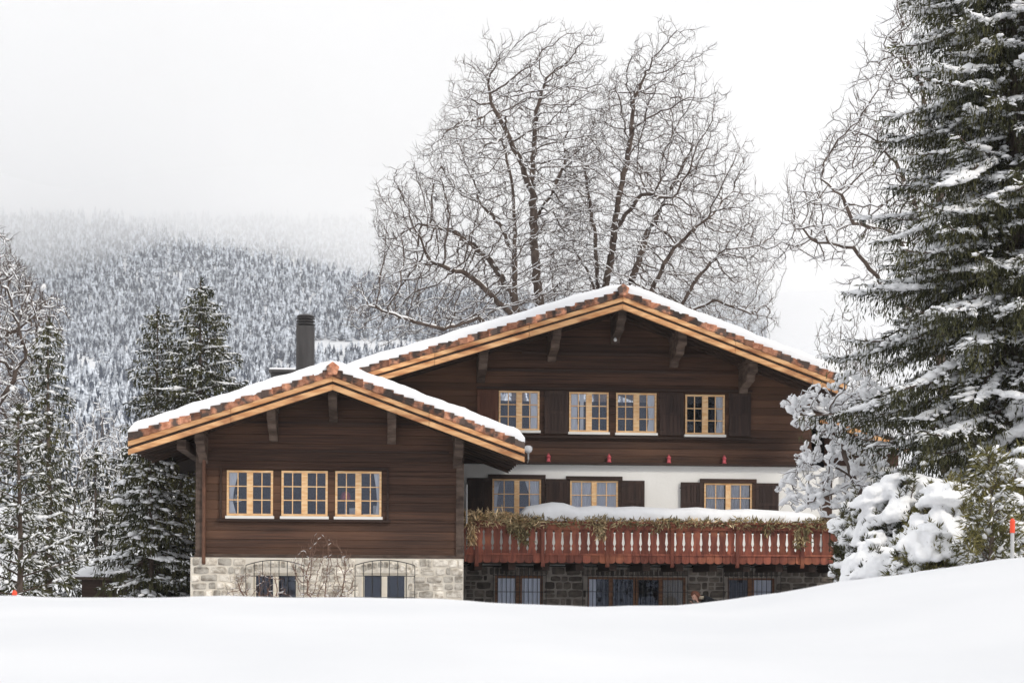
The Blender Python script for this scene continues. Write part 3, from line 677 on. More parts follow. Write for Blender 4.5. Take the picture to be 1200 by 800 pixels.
def grille(px0, px1, py0, py1, Y, arch=0, n=7, rows=2):
    x0, x1 = PX(px0, Y), PX(px1, Y); pc = (px0 + px1) / 2; z1 = W(pc, py0, Y)[1]; z0 = W(pc, py1, Y)[1]; m = MB()
    tp = lambda x: z1 - arch * ((2 * (x - x0) / (x1 - x0) - 1) ** 2)
    for k in range(n): x = x0 + (x1 - x0) * k / (n - 1); m.tube([(x, Y, z0), (x, Y, tp(x))], .009, 5)
    m.tube([(x0 + (x1 - x0) * k / 12, Y, tp(x0 + (x1 - x0) * k / 12)) for k in range(13)], .011, 5)
    for k in range(rows): z = z0 + (z1 - arch - z0) * (k + .5) / rows; m.tube([(x0, Y, z), (x1, Y, z)], .008, 5)
    m.build('window_grille', M['iron'], chalet)
sy = YL - .05
h1 = window(297, 350, 671, 714, YL + .05, 1, 1, 'cream', (), sill=False, fw=.06, mull=.13)
h2 = window(424, 477, 671, 714, YL + .05, 1, 1, 'cream', (), sill=False, fw=.06, mull=.13)
az = max(h1[3], h2[3]) + .01
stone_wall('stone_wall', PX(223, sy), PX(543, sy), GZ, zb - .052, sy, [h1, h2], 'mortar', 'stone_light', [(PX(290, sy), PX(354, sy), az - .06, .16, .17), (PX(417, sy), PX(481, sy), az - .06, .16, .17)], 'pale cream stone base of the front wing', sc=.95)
ri = MB(); ri.box(xl, xr, YL + 1.3, YL + 1.38, GZ, zb); ri.box(xl, xl + .1, YL + .25, YL + 1.3, GZ, zb); ri.build('inner_wall', M['room'], chalet)
grille(288, 356, 656, 712, YL - .17, .12, 8, 2); grille(416, 486, 656, 712, YL - .17, .12, 8, 2)
ys = YM - .12
k1 = window(580, 636, 674, 722, ys + .08, 1, 1, 'frame_dark', ((0, .44, None), (.56, 1, None)), sill=False, fw=.07, mull=.16)
k2 = window(688, 744, 676, 726, ys + .08, 1, 1, 'frame_dark', ((0, .16, None),), sill=False, fw=.05, mull=.11)
k3 = window(745, 803, 676, 726, ys + .08, 1, 1, 'frame_dark', ((.55, 1, None),), sill=False, fw=.07, mull=.09, cmat='curtain_tan', label='brown framed basement door with tan curtain')
k4 = window(852, 907, 677, 722, ys + .08, 1, 1, 'frame_dark', ((.56, .98, None),), sill=False, fw=.05, mull=.16)
zsb = zf - .03
stone_wall('stone_wall', PX(544, ys), PX(984, ys), GZ, zsb, ys, [k1, (k2[0], k3[1], min(k2[2], k3[2]), max(k2[3], k3[3])), k4], 'mortar_shaded', 'stone_shaded',
           [(k1[0] - .15, k1[1] + .15, k1[3] + .01, .0, .20), (k2[0] - .05, k3[1] + .05, max(k2[3], k3[3]) + .01, .0, .20), (k4[0] - .1, k4[1] + .1, k4[3] + .01, 0, .2)], 'stone base under the balcony, shade painted into its colour', sc=1.0)
grille(578, 640, 664, 722, ys - .1, 0, 13, 3); grille(683, 806, 664, 722, ys - .1, 0, 22, 3); grille(848, 915, 664, 722, ys - .1, 0, 13, 3)

# ---- balcony
bal = MB(); bx0, bx1 = PX(546, YB), PX(992, YB); zB0 = W(770, 659, YB)[1]; zB1 = W(770, 613, YB)[1]
bal.box(bx0 + .02, bx1 + .3, YB + .05, YM - .002, zB0 - .02, zB0 + .10)
for k in range(12):
    x = bx0 + .3 + (bx1 - bx0 - .3) * k / 11; bal.box(x - .09, x + .09, YB + .12, YM - .01, zB0 - .20, zB0 - .024, .4)
bo = bal.build('balcony', M['timber_low'], chalet)
nb = 44; bwid = (bx1 - bx0) / nb
def board_profile(w_):
    """half-slot profile along the board edge: (inset, height fraction)"""
    pr = [(0, 0), (0, .25), (.013, .262), (.034, .30), (.030, .33), (.012, .372), (.008, .39), (.034, .42), (.046, .47), (.038, .53), (.025, .62), (.018, .69), (.020, .72), (.034, .745), (.028, .78), (.012, .80), (0, .81), (0, 1)]
    return pr
H = zB1 - zB0
for k in range(nb):
    a, b_ = bx0 + k * bwid + .003, bx0 + (k + 1) * bwid - .003; m = MB(); pr = [(i_ * .74, f_) for i_, f_ in board_profile(bwid)]
    left = [(a + i_, zB0 + .06 + f_ * (H - .08)) for i_, f_ in pr]; right = [(b_ - i_, zB0 + .06 + f_ * (H - .08)) for i_, f_ in pr]
    tt = random.random(); yj = YB + random.uniform(0, .006)
    # convex slices between matching profile heights, front, back and the cut edges
    for q in range(len(pr) - 1):
        l0, l1, r0, r1 = left[q], left[q + 1], right[q], right[q + 1]
        m.poly([(l0[0], yj, l0[1]), (r0[0], yj, r0[1]), (r1[0], yj, r1[1]), (l1[0], yj, l1[1])], tt)
        m.poly([(l1[0], yj + .03, l1[1]), (r1[0], yj + .03, r1[1]), (r0[0], yj + .03, r0[1]), (l0[0], yj + .03, l0[1])], tt)
        m.poly([(l0[0], yj, l0[1]), (l1[0], yj, l1[1]), (l1[0], yj + .03, l1[1]), (l0[0], yj + .03, l0[1])], tt)
        m.poly([(r0[0], yj + .03, r0[1]), (r1[0], yj + .03, r1[1]), (r1[0], yj, r1[1]), (r0[0], yj, r0[1])], tt)
    m.build('baluster_board', M['rail'], bo)
rl = MB()
rl.box(bx0 - .05, bx1 + .3, YB - .10, YB + .12, zB1 - .02, zB1 + .035, .5); rl.build('handrail', M['rail'], bo, bevel=.01)
rl = MB(); rl.box(bx0 - .02, bx1 + .3, YB - .06, YB - .004, zB0 + .17, zB0 + .215, .7); rl.box(bx0 - .02, bx1 + .3, YB - .05, YB - .004, zB1 - .16, zB1 - .022, .4)
k = 0
x = bx0
while x < bx1:                           # scalloped apron
    n = 7; pts = [(x + .004, zB0 + .168), (x + .004, zB0 + .03)] + [(x + .004 + (bwid * .95 - .008) * (.5 - .5 * math.cos(math.pi * q / n)), zB0 + .03 - .055 * math.sin(math.pi * q / n)) for q in range(1, n)] + [(x + bwid * .95 - .004, zB0 + .03), (x + bwid * .95 - .004, zB0 + .168)]
    rl.prism(pts[::-1][::-1], YB - .035, YB - .002, random.random()); x += bwid * .95
rl.build('apron', M['rail'], bo)
for p in (558, 635.5, 711, 787, 863, 939):
    x = PX(p, YB); m = MB(); m.box(x - .045, x + .045, YB - .11, YB - .062, zB0 - .05, zB1 - .08, .1)
    m.prismx([(YB - .11, zB0 - .05), (YB - .062, zB0 - .05), (YB - .062, zB0 - .12), (YB - .09, zB0 - .10)][::-1], x - .05, x + .05, .1)
    m.box(x - .07, x + .07, YB - .14, YB - .062, zB1 - .08, zB1 - .024, .1); m.build('post', M['rail'], bo, bevel=.006)
m = MB(); m.prism([(bx0 - .002, zB0), (bx0 - .002, zB1 - .03), (bx0 - .16, zB1 - .03), (bx0 - .12, zB1 - .16), (bx0 - .05, zB1 - .28), (bx0 - .04, zB0)][::-1], YB - .03, YB + .06, .6)
m.build('corner_bracket', M['rail'], bo)
# snow heaped on the balcony and lying over its planters
def snow_bank(px0, px1, tops, y0, y1, zlow):
    n = 160; m_ = 12; V = []; 
    for i in range(n + 1):
        p = px0 + (px1 - px0) * i / n; x = PX(p, y0); zt = W(p, np.interp(p, [a for a, _ in tops], [b for _, b in tops]), (y0 + y1) / 2)[1]
        zl = zlow + .03 * math.sin(p * .21) + .035 * math.sin(p * .083 + 1) + .02 * math.sin(p * .6)
        e = min(1, i / 5, (n - i) / 5)
        for j in range(m_ + 1):
            a = math.pi * (j / m_) ; yy = (y0 + y1) / 2 - math.cos(a) * (y1 - y0) / 2 * (1 + .05 * math.sin(p * .13 + j)); zz = zl + (zt - zl) * max(0, math.sin(a)) ** .55 * (e ** .5)
            V.append((x * yy / y0 if False else x, yy, zz))
    i = (np.arange(n)[:, None] * (m_ + 1) + np.arange(m_)[None]).ravel()
    return V, np.stack([i, i + m_ + 1, i + m_ + 2, i + 1], 1)
V, f = snow_bank(606, 965, [(600, 600), (612, 594), (630, 591), (648, 588), (662, 589), (678, 594), (700, 592), (722, 594), (745, 593), (790, 595.5), (820, 594), (850, 597), (880, 596), (930, 599), (965, 602)], YB + .02, YB + .85, zB1 + .0)
link_mesh('snow_heap', V, f, [M['snow']], bo, smooth=True)
m = MB(); m.box(PX(645, YB), bx1, YB + .5, YM - .12, zB0 + .105, zB0 + .24); m.build('snow_heap', M['snow'], bo, bevel=.05)
m = MB(); m.box(bx0 + 1.2, bx1, YB + .14, YB + .36, zB1 - .22, zB1 - .005, .3); m.build('planter_box', M['timber_low'], bo)

# ---- chimney and small fittings
YC = 43.5
ch = MB(); cx0, cx1 = PX(345.5, YC), PX(366.5, YC); cz1 = W(356, 381, YC)[1]; ch.box(cx0, cx1, YC, YC + .44, W(356, 470, YC)[1], cz1)
cho = ch.build('chimney', M['metal_dark'], chalet, bevel=.01)
cl = MB(); cc = ((cx0 + cx1) / 2, YC + .22, cz1)
cl.lathe([(.17, 0), (.17, .27)], cc, 20)
for z_ in (.03, .10, .17): cl.lathe([(.175, z_), (.235, z_ + .012), (.235, z_ + .03), (.175, z_ + .055)], cc, 20)
cl.lathe([(.22, .235), (.225, .25), (.16, .29), (.05, .305)], cc, 20); cl.build('chimney_cowl', M['metal_dark'], cho)
dm = MB(); dm.box(PX(316, YC), PX(345, YC), YC + .1, YC + .8, W(330, 470, YC)[1], W(330, 436, YC)[1]); dm.box(PX(313.5, YC), PX(345, YC), YC, YC + .9, W(330, 436, YC)[1] + .002, W(330, 433, YC)[1])
dmo = dm.build('roof_box', M['metal_dark'], chalet, bevel=.006)
dm = MB(); dm.box(PX(314, YC), PX(345, YC), YC + .02, YC + .9, W(330, 433, YC)[1] + .002, W(330, 430.5, YC)[1]); dm.build('snow_cover', M['snow'], dmo, bevel=.02)
dm = MB(); x = PX(618, YM - .8); zz = W(618, 540, YM - .8)[1]; dm.tube([(x + .05, YM - .01, zz + .02), (x + .02, YM - .5, zz + .02), (x + .01, YM - .8, zz + .05), (x, YM - .8, zz + .26)], .022, 8)
lp = dm.build('vent_pipe', M['metal_grey'], chalet); dm = MB(); dm.lathe([(.03, .20), (.09, .24), (.11, .30), (.10, .36), (.05, .39), (.0, .395)], (x, YM - .8, zz), 14); dm.build('snow_cap', M['snow'], lp, smooth=True)
for p, q, yy in ((721, 398, YM - .3), (202, 547, YL + 1.6)):
    x, z = W(p, q, yy); dm = MB(); dm.lathe([(.0, -.05), (.035, -.035), (.045, 0), (.03, .035), (.012, .06)], (x, yy, z), 10); dm.build('eave_lamp', M['white'], chalet, smooth=True)
x = PX(546.5, YL + .4); dm = MB(); dm.tube([(x, YL + .45, W(546, 566, YL)[1]), (x, YL + .45, W(546, 612, YL)[1])], .02, 8); dm.build('downpipe', M['metal_grey'], chalet)

# ---- red lanterns on the ledge
zled = W(740, 543, YM - .1)[1] + .004 * 0
lab = ['small red lantern on the ledge, nearest the snow capped vent pipe', 'small red lantern on the ledge above the left part of the second white storey window', 'small red lantern on the ledge above the bare white wall', 'small red lantern on the ledge above the right hand white storey window']
lab[1] = 'small red lantern on the ledge, second one from the vent pipe'; lab[2] = 'small red lantern on the ledge, third one from the vent pipe'; lab[3] = 'small red lantern on the ledge, the one farthest right near the trees'
proto = None
for k, p in enumerate((642, 713, 783, 848)):
    x = PX(p, YM - .09); z0 = z_white + .013
    if proto is None:
        proto = thing('lantern', lab[0], 'lantern', (x, YM - .09, z0), 'red lanterns on the ledge')
        c0 = (x, YM - .09, z0); b1 = MB(); b1.lathe([(.055, 0), (.06, .015), (.06, .03), (.045, .04), (.050, .13), (.06, .14), (.055, .155), (.02, .19), (.018, .20)], c0, 12)
        b1.build('lantern_body', M['lantern'], proto, smooth=True)
        b2 = MB(); b2.tube([(c0[0] + .022 * math.cos(a), c0[1], z0 + .205 + .022 * math.sin(a)) for a in np.linspace(0, 6.28, 11)], .005, 5); b2.build('ring_handle', M['lantern'], proto)
    else:
        r_ = proto.copy(); COL.objects.link(r_); r_.location = (x, YM - .09, z0); r_['label'] = lab[k]
        for chd in list(proto.children): c2 = chd.copy(); COL.objects.link(c2); c2.parent = r_; c2.matrix_parent_inverse = chd.matrix_parent_inverse.copy()

# ---- things standing behind the panes of the wing
zs_ = hs[2][2] + .05
lt = thing('table_lamp', 'lamp with pink red shade behind the right window of the front wing', 'lamp', (PX(406, YL + .4), YL + .45, zs_))
x, z = W(405, 580, YL + .45); m = MB(); m.lathe([(.13, -.10), (.125, -.02), (.09, .05), (.03, .09)], (x, YL + .45, z), 16); m.build('lamp_shade', M['pink'], lt, smooth=True)
m = MB(); m.lathe([(.06, 0), (.03, .03), (.02, .12), (.02, z - zs_ - .1)], (x, YL + .45, zs_), 12); m.build('lamp_base', M['white'], lt)
m = MB(); m.box(PX(409, YL + .3), PX(417, YL + .3), YL + .3, YL + .36, zs_, zs_ + .16); tag(m.build('picture_card', M['white'], None, bevel=.004), 'white card standing behind the right wing window, beside the lamp', 'card')
m = MB(); m.box(PX(437, YL + .3), PX(445, YL + .3), YL + .3, YL + .4, zs_ + .03, zs_ + .22); m.box(PX(425, YL + .3), PX(444, YL + .3), YL + .28, YL + .42, zs_ - .03, zs_ + .028); tag(m.build('white_box', M['white'], None, bevel=.004), 'white boxes behind the right wing window, under the short curtain', 'box')
x, z = W(274, 585, YL + .3); fv = thing('flower_vase', 'pale flowers in a vase behind the left window of the front wing', 'vase', (x, YL + .3, zs_))
m = MB(); m.lathe([(.04, 0), (.06, .08), (.03, .16), (.035, .2)], (x, YL + .3, hs[0][2] + .05), 12); m.build('vase', M['metal_dark'], fv, smooth=True)
n = 60; c = np.tile([[x, YL + .28, z - .05]], (n, 1)); d = rng.normal(size=(n, 3)); d[:, 2] = np.abs(d[:, 2]) + .2; V, f = quads(c, d, rng.uniform(.08, .2, n), .03); link_mesh('blossoms', V, f, [M['sill']], fv)

# ------------------------------------------------------------------ trees: tools
def in_poly(x, z, poly):
    c = np.zeros(len(x), bool); n = len(poly)
    for i in range(n):
        (x1, y1), (x2, y2) = poly[i], poly[(i + 1) % n]
        k = ((y1 > z) != (y2 > z)) & (x < (x2 - x1) * (z - y1) / (y2 - y1 + 1e-9) + x1); c ^= k
    return c
def crown_points(poly_px, Y, n, thick):
    pw = np.array([W(a, b, Y) for a, b in poly_px]); lo, hi = pw.min(0), pw.max(0)
    P = rng.uniform(lo, hi, (n * 4, 2)); P = P[in_poly(P[:, 0], P[:, 1], pw)][:n]
    c = pw.mean(0); e = np.clip(1 - (np.abs(P[:, 0] - c[0]) / (hi[0] - lo[0]) * 1.7) ** 2, .12, 1)
    y = Y + rng.uniform(-1, 1, len(P)) * thick * np.sqrt(e)
    return np.stack([P[:, 0], y, P[:, 1]], 1)
def colonize(att, stems, step, infl, kill, iters, trop=(0, 0, .12), wob=.25):
    nodes = []; par = []
    for st in stems:                      # first point of later stems = index into the nodes or a position near one
        st = [np.array(p, float) for p in st]; prev = -1
        if nodes: dd = np.linalg.norm(np.array(nodes) - st[0], axis=1); prev = int(dd.argmin()) if dd.min() < 1.2 else -1
        start = 0 if prev < 0 else 1
        if prev < 0: nodes.append(st[0]); par.append(-1); prev = len(nodes) - 1
        for a, b in zip(st[:-1], st[1:]):
            a = nodes[prev] if prev >= 0 else a; k = max(1, int(np.linalg.norm(b - a) / step))
            for q in range(1, k + 1):
                p = a + (b - a) * q / k + rng.normal(size=3) * step * .10 * (q < k); nodes.append(p); par.append(prev); prev = len(nodes) - 1
    nodes = np.array(nodes); par = list(par)
    D = np.full(len(att), 1e9); I = np.zeros(len(att), int)
    def upd(new, off):
        nonlocal D, I
        for s in range(0, len(att), 4000):
            d = np.linalg.norm(att[s:s + 4000, None] - new[None], axis=2); j = d.argmin(1); dm = d[np.arange(len(j)), j]
            b = dm < D[s:s + 4000]; D[s:s + 4000][b] = dm[b]; I[s:s + 4000][b] = j[b] + off
    upd(nodes, 0); trop = np.array(trop)
    for it in range(iters):
        act = D < infl * (1 if it > 3 else 2.5)
        if not act.any(): break
        idx = I[act]; v = att[act] - nodes[idx]; v /= np.linalg.norm(v, axis=1, keepdims=True) + 1e-9
        S_ = np.zeros((len(nodes), 3)); np.add.at(S_, idx, v); src = np.unique(idx); d = S_[src]
        d /= np.linalg.norm(d, axis=1, keepdims=True) + 1e-9; d += trop + rng.normal(size=d.shape) * wob; d /= np.linalg.norm(d, axis=1, keepdims=True)
        new = nodes[src] + d * step; off = len(nodes)
        nodes = np.concatenate([nodes, new]); par += list(src); upd(new, off)
        keep = D > kill; att = att[keep]; D = D[keep]; I = I[keep]
        if len(att) == 0: break
    return nodes, np.array(par)
def tree_radii(par, tip, expo, rmax):
    n = len(par); r = np.zeros(n); acc = np.zeros(n)
    for i in range(n - 1, -1, -1):
        r[i] = max(tip, acc[i] ** (1 / expo)) if acc[i] > 0 else tip
        if par[i] >= 0: acc[par[i]] += r[i] ** expo
    m = r.max(); return tip + (r - tip) * (rmax - tip) / max(m - tip, 1e-6) if m > rmax else r
def wood(nodes, par, r, big=.035):
    n = len(nodes); main = np.full(n, -1)
    for i in range(n):
        p = par[i]
        if p >= 0 and (main[p] < 0 or r[i] > r[main[p]]): main[p] = i
    d = np.zeros((n, 3)); has = par >= 0; d[has] = nodes[has] - nodes[par[has]]
    d[~has] = (0, 0, 1); l_ = np.linalg.norm(d, axis=1, keepdims=True); d = d / np.maximum(l_, 1e-6)
    nd = d.copy(); mm = main >= 0; nd[mm] = d[mm] + d[main[mm]]; nd /= np.maximum(np.linalg.norm(nd, axis=1, keepdims=True), 1e-6)
    c = np.where(has)[0]; p = par[c]; ism = main[p] == c
    r0 = np.where(ism, r[p], r[c]); d0 = np.where(ism[:, None], nd[p], d[c])
    return c, p, nodes[p], nodes[c], r0, r[c], d0, nd[c]
def snow_strips(p0, p1, r0, r1, d0, d1, amt, thick, zmax=None, prob=1.0):
    """a ridge of snow along the top of every limb that is not too steep"""
    d = p1 - p0; L_ = np.linalg.norm(d, axis=1) + 1e-9; flat = np.sqrt(d[:, 0] ** 2 + d[:, 1] ** 2) / L_
    k = (flat > amt) & (rng.uniform(size=len(p0)) < prob)
    t = thick * rng.uniform(.6, 1.3, k.sum()) * (flat[k] - amt * .6)
    up = np.array([[0, 0, 1.]]); ra, rb = r0[k] * .78 + t * .6, r1[k] * .78 + t * .6
    return segs(p0[k] + up * (r0[k] * .42 + t * .7)[:, None], p1[k] + up * (r1[k] * .42 + t * .7)[:, None], ra, rb, d0[k], d1[k], 5)
def twigs(nodes, par, r, per, ln, rr, maxr=.03, up=.35, seed_dir=None):
    """thin kinked end twigs"""
    k = np.where((r < maxr) & (par >= 0))[0]; k = np.repeat(k, per); d = nodes[k] - nodes[par[k]]; d /= np.linalg.norm(d, axis=1, keepdims=True) + 1e-9
    d = d + rng.normal(size=d.shape) * .62; d[:, 2] += up; d /= np.linalg.norm(d, axis=1, keepdims=True)
    l_ = ln * rng.uniform(.4, 1.2, len(k))[:, None]; a = nodes[k]; b = a + d * l_ * .5
    d2 = d + rng.normal(size=d.shape) * .35; d2[:, 2] += up * .6; d2 /= np.linalg.norm(d2, axis=1, keepdims=True); c = b + d2 * l_ * .5
    R0 = np.full(len(k), rr); return (a, b, R0, R0 * .75, d, d2), (b, c, R0 * .75, R0 * .4, d2, d2)
def bare_tree(name, label, cat, base, stems, att, step, infl, kill, iters, tip, rmax, expo=2.35, mt='bark', snow=(.62, .035, 1.0), tw=(2, .5, .009), group=None, lumps=0, lump=(.05, .11), trop=(0, 0, .12), wob=.25):
    root = thing(name, label, cat, base, group)
    nodes, par = colonize(att, stems, step, infl, kill, iters, trop, wob); r = tree_radii(par, tip, expo, rmax)
    c, p, p0, p1, r0, r1, d0, d1 = wood(nodes, par, r); thickm = r1 > .055
    parts = [segs(p0[thickm], p1[thickm], r0[thickm], r1[thickm], d0[thickm], d1[thickm], 9)]
    if thickm.any(): V, f = merge(parts); link_mesh('trunk', V, f, [M[mt]], root, smooth=True)
    q = ~thickm; parts = [segs(p0[q], p1[q], r0[q], r1[q], d0[q], d1[q], 5)]
    A, B = twigs(nodes, par, r, tw[0], tw[1], tw[2]); parts += [segs(*A, n=3), segs(*B, n=3)]
    V, f = merge(parts); link_mesh('crown', V, f, [M[mt]], root, smooth=True)
    sp_ = [snow_strips(p0, p1, r0, r1, d0, d1, snow[0], snow[1], prob=snow[2])]
    if snow[2] > .7: sp_.append(snow_strips(*A, snow[0] + .1, snow[1] * .55, prob=.35))
    if lumps:
        k = rng.choice(len(c), min(lumps, len(c)), replace=True); s_ = rng.uniform(lump[0], lump[1], len(k))
        cc = p1[k] + rng.normal(size=(len(k), 3)) * .03 + [[0, 0, 1]] * (r1[k] + s_ * .45)[:, None]
        dd = (p1 - p0)[k]; sp_.append(blobs(cc, dd, s_ * rng.uniform(1.0, 1.9, len(k)), s_, s_ * .72, 2, .10))
    V, f = merge(sp_); tag(link_mesh('snow', V, f, [M['snow_clump']], root, smooth=True), kind='stuff')
    return root, nodes, par
def gz(x, y): return float(tz(x, y))
def Pt(px, py, Y): x, z = W(px, py, Y); return (x, Y, z)

# ------------------------------------------------------------------ the two tall bare trees behind the roof
Yt = 62.0
def bp(px, Y): x = PX(px, Y); return (x, Y, gz(x, Y) - .3)
polyA = [(596, 78), (640, 56), (688, 58), (710, 98), (716, 140), (708, 200), (694, 260), (680, 330), (650, 385), (560, 405), (480, 400), (425, 392), (398, 372), (402, 345), (440, 330), (438, 290), (432, 235), (470, 218), (482, 188), (508, 172), (515, 128), (532, 106), (558, 78)]
att = crown_points(polyA, Yt, 8800, 4.6)
b0 = bp(612, Yt)
stA = [[b0, Pt(606, 420, Yt), Pt(603, 330, Yt - .2), Pt(604, 270, Yt), Pt(600, 215, Yt + .3), Pt(588, 165, Yt + .2)],
       [Pt(608, 440, Yt), Pt(634, 370, Yt + .5), Pt(626, 290, Yt + .6), Pt(624, 200, Yt + .4), Pt(628, 130, Yt), Pt(640, 92, Yt)],
       [Pt(604, 375, Yt), Pt(575, 345, Yt - 1.2), Pt(548, 322, Yt - 1.6), Pt(505, 306, Yt - 2)],
       [Pt(606, 405, Yt), Pt(560, 372, Yt - 2), Pt(520, 386, Yt - 3), Pt(470, 372, Yt - 3.4), Pt(432, 358, Yt - 3.6)],
       [Pt(603, 300, Yt), Pt(585, 262, Yt + 1), Pt(560, 235, Yt + 1.6)], [Pt(625, 260, Yt + .5), Pt(648, 225, Yt + 1), Pt(662, 190, Yt + 1.3)],
       [Pt(604, 345, Yt), Pt(570, 300, Yt + 1.5), Pt(530, 270, Yt + 2.2), Pt(490, 262, Yt + 2.6)], [Pt(624, 230, Yt + .5), Pt(606, 180, Yt - 1), Pt(575, 120, Yt - 1.6), Pt(572, 98, Yt - 1.8)]]
bare_tree('bare_tree', 'tall bare tree behind the roof, left of the pair, with two upright trunks', 'tree', b0, stA, att, .22, 1.4, .32, 130, .0082, .42, 2.25, tw=(2, .36, .0062), snow=(.66, .026, .75), group='tall bare trees behind the roof', wob=.21)
polyB = [(706, 106), (724, 80), (762, 54), (800, 66), (818, 90), (812, 112), (838, 140), (846, 176), (866, 200), (872, 236), (898, 240), (906, 300), (898, 372), (905, 402), (840, 385), (790, 392), (700, 385), (648, 340), (645, 270), (654, 200), (682, 150)]
att = crown_points(polyB, Yt + 1, 9000, 4.4); Yb = Yt + 1; b0 = bp(705, Yb)
stB = [[b0, Pt(703, 400, Yb), Pt(700, 330, Yb), Pt(698, 280, Yb), Pt(690, 230, Yb + .4), Pt(682, 190, Yb + .6)],
       [Pt(703, 380, Yb), Pt(716, 300, Yb - .4), Pt(724, 240, Yb - .5), Pt(738, 170, Yb - .4), Pt(742, 120, Yb), Pt(756, 84, Yb)],
       [Pt(702, 360, Yb), Pt(690, 320, Yb + 1), Pt(672, 290, Yb + 1.5)], [Pt(705, 390, Yb), Pt(740, 330, Yb + .8), Pt(760, 270, Yb + 1.5), Pt(790, 215, Yb + 2), Pt(812, 170, Yb + 2.2)],
       [Pt(706, 400, Yb), Pt(760, 345, Yb - 1.8), Pt(790, 290, Yb - 2.3), Pt(830, 255, Yb - 2.6)], [Pt(706, 420, Yb), Pt(790, 372, Yb - 2.8), Pt(840, 352, Yb - 3.2), Pt(880, 368, Yb - 3.3)],
       [Pt(720, 270, Yb - .5), Pt(752, 228, Yb - 1.6), Pt(788, 232, Yb - 2)], [Pt(705, 410, Yb), Pt(655, 395, Yb + 2), Pt(650, 350, Yb + 3), Pt(645, 300, Yb + 3.3)],
       [Pt(790, 372, Yb - 2.8), Pt(822, 320, Yb - 3), Pt(850, 292, Yb - 3.1)]]
bare_tree('bare_tree', 'tall bare tree behind the ridge, right of the pair, spreading from many stems', 'tree', b0, stB, att, .22, 1.4, .32, 130, .0082, .38, 2.25, tw=(2, .36, .0062), snow=(.66, .026, .75), group='tall bare trees behind the roof', wob=.21)
# bare tree half hidden by the big spruce
Yr = 52.0; b0 = bp(1110, Yr)
polyC = [(1045, 0), (1090, -60), (1180, -60), (1200, 100), (1190, 300), (1110, 400), (1040, 330), (1000, 300), (960, 292), (915, 300), (902, 270), (925, 225), (930, 190), (985, 165), (985, 120), (1000, 100), (1030, 55)]
att = crown_points(polyC, Yr, 4200, 4)
stC = [[b0, Pt(1105, 450, Yr), Pt(1095, 300, Yr), Pt(1110, 150, Yr), Pt(1120, 20, Yr)], [Pt(1095, 330, Yr), Pt(1040, 270, Yr - 1), Pt(1000, 262, Yr - 1.5), Pt(986, 228, Yr - 2), Pt(962, 210, Yr - 2.2)],
       [Pt(1098, 290, Yr), Pt(1050, 190, Yr + 1), Pt(1020, 160, Yr + 1.4)], [Pt(1098, 400, Yr), Pt(1040, 340, Yr + 1), Pt(1000, 290, Yr + 1.5), Pt(950, 280, Yr + 2)], [Pt(1105, 200, Yr), Pt(1075, 90, Yr + .6), Pt(1050, 50, Yr + 1)]]
bare_tree('bare_tree', 'bare tree half hidden behind the big spruce, thin limbs reaching left', 'tree', b0, stC, att, .26, 1.5, .40, 90, .011, .24, 2.45, tw=(2, .42, .007), snow=(.62, .03, .9), wob=.3)
# bare snowy tree at the left edge
Yl = 50.0; b0 = bp(-40, Yl)
polyD = [(-130, 270), (-60, 200), (-10, 262), (12, 300), (40, 330), (66, 345), (62, 400), (40, 440), (52, 500), (20, 560), (-100, 560), (-160, 400)]
att = crown_points(polyD, Yl, 5200, 3.6)
stD = [[b0, Pt(-38, 560, Yl), Pt(-30, 420, Yl), Pt(-28, 320, Yl)], [Pt(-36, 520, Yl), Pt(0, 470, Yl - 1), Pt(30, 420, Yl - 1.2)], [Pt(-32, 430, Yl), Pt(0, 395, Yl + 1), Pt(35, 375, Yl + 1.2)]]
bare_tree('bare_tree', 'dense snowy bare tree at the left edge of the picture', 'tree', b0, stD, att, .22, 1.4, .30, 90, .011, .2, 2.3, tw=(3, .38, .008), snow=(.5, .032, .9), lumps=90, lump=(.04, .09), mt='bark', wob=.26)

